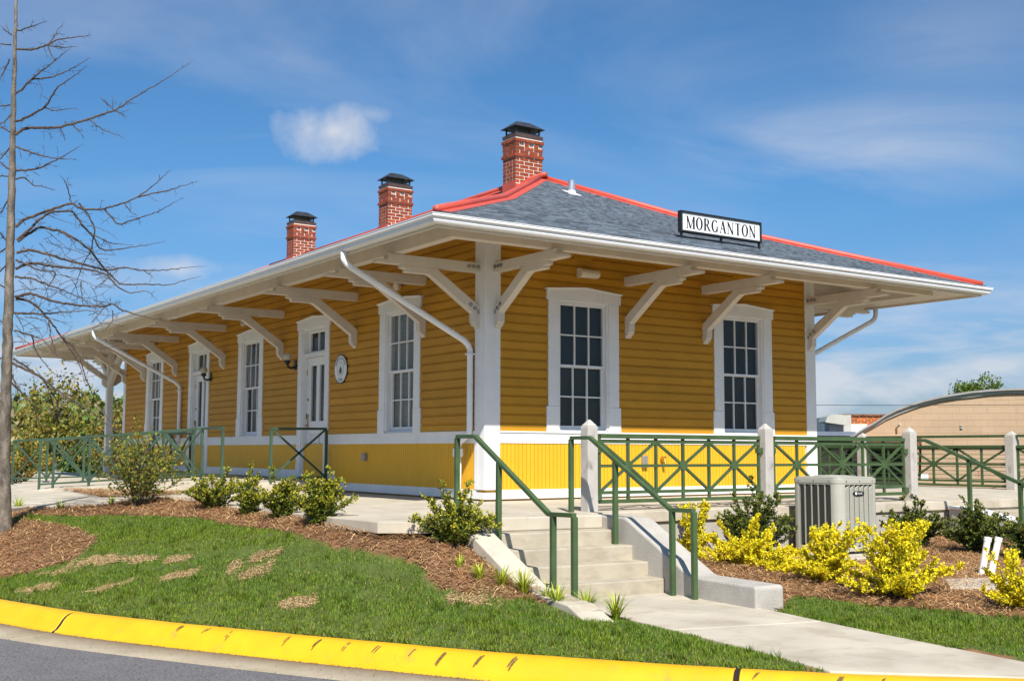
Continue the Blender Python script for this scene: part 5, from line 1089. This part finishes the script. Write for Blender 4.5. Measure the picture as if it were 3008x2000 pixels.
BR = [[(50,150),(0,105)],[(58,135),(110,118),(203,88)],[(62,205),(130,210),(200,190),(240,165),(390,148)],[(200,190),(270,90)],[(200,190),(215,240),(245,260)],[(200,192),(260,200),(330,198)],
 [(60,400),(85,380),(130,335),(190,285),(235,250),(300,200)],[(130,335),(220,325),(300,290),(380,242)],[(62,510),(120,490),(190,450),(240,365),(310,320),(365,275)],[(190,452),(230,465),(322,452)],
 [(65,565),(90,540),(160,536),(250,535),(370,500),(480,465),(560,410),(640,365),(720,315),(808,255)],[(480,465),(415,405)],[(370,500),(430,545),(525,578)],[(480,465),(535,490)],[(250,535),(275,570),(270,595)],[(300,520),(340,560),(350,585)],
 [(65,615),(130,640),(230,665),(325,668)],[(65,715),(150,710),(245,665),(300,635),(350,605)],[(65,750),(110,740),(130,775),(240,795)],
 [(66,950),(110,915),(180,890),(300,850),(345,878),(440,875),(520,850),(580,825),(640,780),(720,708)],[(580,825),(700,800),(832,757)],[(300,850),(275,760),(250,735)],[(520,850),(535,880),(575,905)],[(440,875),(470,915),(490,945),(560,920),(655,890),(765,828)],
 [(72,1005),(130,955),(180,905),(230,885),(305,882),(340,940),(400,1000),(410,1040),(450,1050),(590,1030),(695,1010)],[(340,940),(380,980),(470,1020),(560,1028)],
 [(75,1010),(160,950),(250,965),(330,1010),(380,1050),(430,1120),(500,1190),(600,1190),(700,1195),(845,1155)],[(250,965),(300,1000),(320,1050)],[(330,850),(370,900),(400,960),(380,1050),(345,1110),(320,1190),(290,1250)],
 [(68,1060),(120,1045),(200,1065),(300,1095),(450,1135),(520,1120),(605,1135),(700,1130),(865,1112)],[(605,1135),(650,1168)],[(68,1125),(130,1100),(260,1120),(360,1125),(450,1150),(490,1200),(540,1230),(620,1215),(660,1260)],
 [(66,1245),(130,1225),(230,1265),(340,1280),(440,1285),(470,1265),(510,1300),(640,1335),(765,1338)],[(60,1310),(180,1315),(280,1305),(400,1300),(440,1310)],[(68,1250),(130,1260),(200,1330),(250,1400),(300,1470),(340,1540),(360,1620)],[(62,1385),(120,1400),(180,1420),(230,1480)],
 [(440,1285),(400,1330),(380,1360)],[(470,1300),(475,1350),(430,1390)],[(340,1180),(345,1280)],[(60,1160),(130,1165),(220,1200),(300,1230),(420,1290)],[(66,1090),(160,1130),(240,1140),(200,1200),(185,1240)],
 [(55,1500),(120,1540),(190,1600),(240,1680),(260,1760)],[(50,1520),(160,1570),(260,1650),(380,1720),(450,1780),(520,1810)],[(45,1600),(100,1650),(150,1720),(170,1790)],[(250,1400),(330,1480),(350,1560),(400,1680),(480,1790)],[(48,1560),(70,1620),(90,1700)],[(200,1330),(215,1420),(240,1500)],[(130,1400),(150,1470),(200,1540),(260,1590)]]
LB = [[(45,190),(0,185),(-60,150)],[(42,440),(0,450),(-80,420)],[(42,480),(10,520),(-70,540)],[(40,550),(0,530),(-90,470)],[(40,620),(10,660),(-60,700)],[(40,710),(0,680),(-100,610)],[(38,740),(0,735),(-80,760)],[(35,1020),(0,970),(-100,930)],[(35,1030),(0,1060),(-110,1100)],[(32,1100),(10,1130),(-80,1200)],[(30,1210),(0,1190),(-90,1180)],[(30,1370),(0,1340),(-60,1330)],[(25,1490),(0,1500),(-90,1560)],[(40,250),(0,330),(-30,380)],[(36,830),(0,900),(-70,960)]]
def branch(poly, mt='twig'):
    poly = [Tq(*p) for p in poly]; n = len(poly); S = np.r_[0, np.cumsum([math.dist(a, b) for a, b in zip(poly[:-1], poly[1:])])]; L = S[-1]
    m = max(4, int(L/9)); s = np.linspace(0, L, m); u = np.interp(s, S, [p[0] for p in poly]); v = np.interp(s, S, [p[1] for p in poly])
    for _ in range(2): u[1:-1] = (u[:-2]+2*u[1:-1]+u[2:])/4; v[1:-1] = (v[:-2]+2*v[1:-1]+v[2:])/4
    on = abs(poly[0][0]-np.interp(poly[0][1], [-330, 600, 1560], [58, 33, 13])) < 22
    off = random.uniform(-.55, .55)*s/260+np.cumsum(rng.normal(0, .008, m))+(0 if on else random.uniform(-.15, .15))
    r0 = min(.018, .0065+L*.000028) if on else min(.0095, .0045+L*.000026); rad = r0*(1-s/L)**.75+.0014
    pts = [tp(u[i]+rng.normal(0, .9), v[i]+rng.normal(0, .9), off[i]) for i in range(m)]; mb = MB().tube(pts, rad, 6, False)
    k = int(L/8)
    for _ in range(k):
        i = random.randrange(1, m-1); p = pts[i]; tipw = i/m; l = random.choice((.03, .04, .06, .09, .16))*(1.0 if tipw < .6 else .45)
        if tipw > .72 and random.random() < .65: continue
        d = (pts[i]-pts[i-1]); d /= np.linalg.norm(d); q = d*random.uniform(.1, .9)+rng.normal(0, .55, 3); q /= np.linalg.norm(q); e = p+q*l
        mb.tube([p, (p+e)/2+rng.normal(0, .004, 3), e], [.0028, .0022, .0012], 4, False)
        if l > .08:
            for _ in range(3):
                a = p+(e-p)*random.uniform(.3, .9); mb.tube([a, a+rng.normal(0, .025, 3)], [.0020, .0010], 4, False)
    mb.build('branch', mt, tree)
for b in BR+LB: branch(b)
mb = MB()   # fine twig tangle in the lower crown
for _ in range(110):
    x = random.uniform(40, 430); y = random.gauss(1200, 170)
    if y < 880 or y > 1640: continue
    off = random.uniform(-.5, .5); a = random.uniform(-.9, .7); L = random.uniform(40, 150); cv = random.uniform(-.006, .006)
    q = []
    for k in range(7): t = L*k/6; q.append(tp(*Tq(x+t*math.cos(a+cv*t), y-t*math.sin(a+cv*t)), off))
    mb.tube(q, list(np.linspace(.0042, .0014, 7)), 4, False)
    for k in range(3): p = q[random.randrange(1, 6)]; mb.tube([p, p+rng.normal(0, .03, 3)], [.002, .001], 4, False)
tag(mb.build('twigs', 'twig', tree), kind='stuff')
# ------------------------------------------------------------------ behind the depot
def tree_far(name, label, base, h, cr, cc, n, leaf, cols, seed, trunk_r=.12, holes=.2, group=None):
    r = np.random.default_rng(seed); t = thing(name, label, 'tree', tuple(base), group); mb = MB(); b = np.array(base, float)
    top = b+np.array((0, 0, h*.8)); mb.tube([b-(0, 0, .2), b+np.array((.05, .03, h*.3)), b+np.array((-.05, 0, h*.55)), top], [trunk_r, trunk_r*.8, trunk_r*.5, trunk_r*.15], 8)
    C = []; 
    for i in range(14):
        az = i*2.4+r.random(); s = .3+.5*r.random(); p = b+(top-b)*s; e = b+np.array((cr*.8*math.cos(az), cr*.8*math.sin(az), h*(s+.12+.15*r.random()))); mb.tube([p, (p+e)/2+np.array((0, 0, .08*h)), e], [trunk_r*.4, trunk_r*.25, trunk_r*.06], 5, False)
    mb.build('trunk', 'bark', t)
    K = 46; cl = r.normal(0, 1, (K, 3)); cl /= np.linalg.norm(cl, axis=1)[:, None]; cl *= (r.random((K, 1))**.45); cen = b+np.array((0, 0, cc))+cl*np.array((cr, cr, h-cc))
    i = r.integers(0, K, n); P = cen[i]+r.normal(0, 1, (n, 3))*np.array((cr, cr, (h-cc)))*.15
    P = P[P[:, 2] > b[2]+h*.12]; n = len(P); i = r.integers(0, len(cols), n); c = np.array(cols)[i]*(.6+.8*r.random((n, 1)))
    o = raw('crown', leaf_quads(P-b, r.normal(0, 1, (n, 3)), leaf*(.6+.8*r.random(n)), leaf*.7, 1.0), 4, 'leaf', c, t); return t
SPR = [(.23,.20,.025),(.28,.23,.03),(.17,.18,.025),(.30,.20,.035),(.11,.14,.025)]
FRE = [(.11,.18,.025),(.14,.22,.03),(.09,.14,.025),(.19,.23,.035)]
p = view_point(160, 1420, 44); tree_far('young_tree', 'yellow green young tree seen under the porch eave', (p[0], p[1], -.9), 4.4, 1.5, 2.6, 2200, .15, SPR, 5, .11, group='trees beyond the left end')
p = view_point(330, 1420, 52); tree_far('young_tree', 'rusty olive tree between porch post and wall', (p[0], p[1], -.9), 3.6, 1.2, 1.9, 2000, .15, [(.26,.19,.035),(.22,.17,.035),(.15,.15,.03),(.30,.19,.05)], 6, .10, group='trees beyond the left end')
p = view_point(40, 1400, 58); tree_far('young_tree', 'fresh green tree beyond the ramp at far left', (p[0], p[1], -.9), 2.0, 1.5, .9, 2200, .18, FRE+SPR, 8, .10, group='trees beyond the left end')
p = view_point(230, 1400, 62); tree_far('young_tree', 'low green tree behind the ramp end', (p[0], p[1], -.9), 1.9, 1.8, .8, 2200, .2, FRE, 9, .10, group='trees beyond the left end')
p = view_point(2868, 1160, 85); tree_far('leafy_tree', 'fresh green tree top rising over the arched roof', (p[0], p[1], -1), 7.2, 1.75, 5.7, 3800, .20, FRE, 12, .2)
# wooded hillside to the left
r = np.random.default_rng(3); V = []; C = []
hm = MB(); N = 24; az0 = math.atan2(*(view_point(200, 1300, 10)-CAMP)[:2])
us = np.linspace(-900, 900, N); rows = []
for d, f in ((70, 0.0), (120, .35), (200, .85), (300, 1.0)):
    rows.append([np.array((*view_point(u, 1300, d)[:2], -1.2+f*(7.5-3.0*max(0, u)/900+1.2*math.sin(u*.008)))) for u in us])
vs = [p for rw in rows for p in rw]; hm.add(vs, [(i*N+k, i*N+k+1, (i+1)*N+k+1, (i+1)*N+k) for i in range(3) for k in range(N-1)]); ho = hm.build('hillside', 'hill', smooth=True); tag(ho, 'wooded hillside far to the left', kind='structure')
for _ in range(420):
    k = r.integers(0, N-1); j = r.integers(0, 3); a, b2 = r.random(2); P0 = rows[j][k]*(1-a)*(1-b2)+rows[j][k+1]*a*(1-b2)+rows[j+1][k]*(1-a)*b2+rows[j+1][k+1]*a*b2
    s = r.uniform(1.4, 3.0); n = 130; q = r.normal(0, 1, (n, 3)); q /= np.linalg.norm(q, axis=1)[:, None]; q *= r.random((n, 1))**.4; P_ = P0+np.array((0, 0, s*.9))+q*np.array((s, s, s*1.05)); V.append(leaf_quads(P_, r.normal(0, 1, (n, 3)), .75, .55, 1))
    col = np.array([(.17,.19,.035),(.23,.21,.04),(.14,.20,.035),(.25,.20,.07),(.19,.165,.08)])[r.integers(0, 5)]; C.append(col*(.6+.8*r.random((n, 1))))
tag(raw('hillside_wood', np.concatenate(V), 4, 'leaf', np.concatenate(C)), 'mass of spring woodland covering the far hillside', kind='stuff')
# arched warehouse
DW = 38.0; _a = YAW+math.atan((2490-1504)/FPX); wf = np.array((math.sin(_a), math.cos(_a), 0.0)); wr = np.array((wf[1], -wf[0], 0.0)); c0 = CAMP+wf*DW; c0[2] = 0
def wm(a, o, z): q = c0+wr*a-wf*o; return (q[0], q[1], z)       # a to the right, o towards the viewer
def _hit(u, v): d = FW+RT*(u-1504)/FPX-UP*(v-1000)/FPX; t = DW/float(d @ wf); q = CAMP+d*t; return float((q-c0) @ wr), float(q[2])
pa = lambda u: _hit(u, 1300)[0]
pzz = lambda v: _hit(2650, v)[1]
wh = thing('warehouse', 'tan painted block warehouse with a low arched roof', 'building', wm(17, 0, -.8))
arc = [(2505,1284),(2537,1262),(2569,1245),(2602,1223),(2637,1206),(2672,1193),(2710,1182),(2755,1171),(2801,1163),(2853,1155),(2907,1150),(2960,1147),(3010,1146)]
AL = [_hit(u, v) for u, v in arc]; am = pa(3030); AR = [(2*am-a, z) for a, z in AL[::-1]]; ARC = AL+AR
zb_ = -.75; body = MB(wm).prism([(AL[0][0], zb_)]+ARC+[(AR[-1][0], zb_)], lambda a, z, o: (a, o, z), -18, -.005).build('wall', 'block_paint', wh)
bm_ = MB(wm).box(0, .394, -.02, .0, 0, .194).mesh('block', 'block_paint', wm(0, 0, 0)); w0 = np.array(wm(0, 0, 0)); rl = np.array(wh.location)
za = [a for a, z in ARC]; zz_ = [z for a, z in ARC]
for k in range(18):
    z = -.72+.2*k; a = pa(2500)+(0 if k % 2 else .2)
    while a < pa(3050):
        lim = min(np.interp(a, za, zz_, left=-9, right=-9), np.interp(a+.392, za, zz_, left=-9, right=-9))
        if z+.192 < lim-.03: link('block', bm_, body, np.array(wm(a, 0, z))-rl)
        a += .4
off = .0
out = [(a, z) for a, z in ARC]; inn = [(a, z+.06) for a, z in ARC]
MB(wm).prism(out+inn[::-1], lambda a, z, o: (a, o, z), -18.2, .16).build('roof', 'far_roof', wh)
MB(wm).prism([(a, z-.10+.02*math.sin(a*3)) for a, z in ARC]+[(a, z-.003) for a, z in ARC[::-1]], lambda a, z, o: (a, o, z), .002, .06).build('fascia', 'far_metal', wh)
MB(wm).box(pa(2560), pa(2650), .005, .012, -.7, pzz(1318)).build('doorway', 'far_dark', wh); MB(wm).box(pa(2515), pa(2700), .01, .95, pzz(1300), pzz(1290)).build('canopy', 'block_paint', wh); MB(wm).box(pa(2512), pa(2702), .96, 1.0, pzz(1306), pzz(1287)).build('canopy_edge', 'rust', wh)
MB(wm).hexa([(pa(2695),.02,pzz(1400)),(pa(2702),.02,pzz(1400)),(pa(2702),.05,pzz(1400)),(pa(2695),.05,pzz(1400))], [(pa(2695),.9,pzz(1305)),(pa(2702),.9,pzz(1305)),(pa(2702),.95,pzz(1305)),(pa(2695),.95,pzz(1305))]).build('canopy_strut', 'rust', wh)
m = MB(wm); text(m, '12', .16, 1.0, lambda a, b, e: (pa(2867)+a, .006+e, pzz(1397)+b), .05); m.build('bay_number', 'red_print', wh); MB(wm).box(pa(2702), pa(2724), .004, .012, pzz(1408), pzz(1390)).build('notice', 'sign_white', wh)
MB(wm).tube([(pa(2634), .02, pzz(1258)), (pa(2645), .25, pzz(1246))], .03, 8).build('wall_pipe', 'far_metal', wh)
for k in range(2): MB(wm).box(pa(2822), pa(2829), .0, .05, pzz(1252+7*k), pzz(1248+7*k)).build('wall_bracket', 'far_metal', wh)
# brick building, metal duct and flat roof behind
DB = 55.0; wf = FW.copy(); wf[2] = 0; wf /= np.linalg.norm(wf); wr = np.array((wf[1], -wf[0], 0.0)); c1 = CAMP+wf*DB; c1[2] = 0
def wm2(a, o, z): q = c1+wr*a-wf*o; return (q[0], q[1], z)
pb = lambda u: (u-1504)/FPX*DB
pz2 = lambda v: CZ+(1326.5-v)/FPX*DB
bb = thing('brick_building', 'small orange brick building with rust capped parapet beyond the warehouse', 'building', wm2(16, 0, -1))
bw = MB(wm2).box(pb(2468), pb(2640), -8, -.02, -1, pz2(1218)).build('wall', 'mortar', bb)
BKM = MB(wm2).box(0, .30, -.03, .0, 0, .085).mesh('brick', 'far_brick', wm2(0, 0, 0)); rl = np.array(bb.location)
for k in range(11):
    z = pz2(1283)+.1*k; a = pb(2469)+(0 if k % 2 else -.15)
    while a < pb(2592):
        if a >= pb(2468): link('brick', BKM, bw, np.array(wm2(a, 0, z))-rl)
        a += .32
for k in range(9): MB(wm2).hexa([(pb(2465)+.32*k,-.1,pz2(1218)),(pb(2465)+.32*k+.3,-.1,pz2(1218)),(pb(2465)+.32*k+.3,.08,pz2(1219)),(pb(2465)+.32*k,.08,pz2(1219))], [(pb(2465)+.32*k,-.1,pz2(1214)),(pb(2465)+.32*k+.3,-.1,pz2(1213)),(pb(2465)+.32*k+.3,.06,pz2(1214.5)),(pb(2465)+.32*k,.06,pz2(1215))]).build('coping_tile', 'rust', bb)
MB(wm2).box(pb(2494), pb(2545), .0, .06, pz2(1281), pz2(1243)).build('panel', 'white_paint', bb)
du = thing('vent_duct', 'beige metal roof duct with slanted hood left of the brick building', 'duct', wm2(15, .5, 0))
MB(wm2).box(pb(2430), pb(2474), .3, 1.4, pz2(1268), pz2(1219)).build('duct', 'far_metal', du)
MB(wm2).prism([(pb(2392),pz2(1238)),(pb(2398),pz2(1225)),(pb(2408),pz2(1219)),(pb(2440),pz2(1219)),(pb(2452),pz2(1230)),(pb(2452),pz2(1249)),(pb(2392),pz2(1241))], lambda a, z, o: (a, o, z), .6, 1.9).build('hood', 'far_metal', du)
MB(wm2).box(pb(2409), pb(2450), .7, 1.5, pz2(1268), pz2(1245)).build('throat', 'far_roof', du)
sh = thing('flat_roof_shed', 'low dark shed with blue grey flat roof behind the platform fence', 'building', wm2(14, 1, -1))
MB(wm2).box(pb(2330), pb(2475), -3, 2.0, pz2(1279), pz2(1267)).build('roof', 'far_blue', sh); MB(wm2).box(pb(2335), pb(2505), -3, 1.6, -1, pz2(1280)).build('wall', 'far_dark', sh)
m = sh; 
for k in range(9): MB(wm2).box(pb(2474)+.07*k, pb(2474)+.07*k+.05, 1.6, 1.64, -1, pz2(1318)).build('door_rib', 'far_metal', sh)
# overhead cable
cb_ = thing('overhead_cable', 'thin overhead cable crossing the sky at right', 'cable', tuple(view_point(2600, 1185, 30)))
pts = [view_point(1500+2000*t, 1178+12*(1-((t-.55)/.55)**2) , 33) for t in np.linspace(0, 1, 24)]
MB().tube(pts, .008, 5).build('wire', 'cable', cb_)
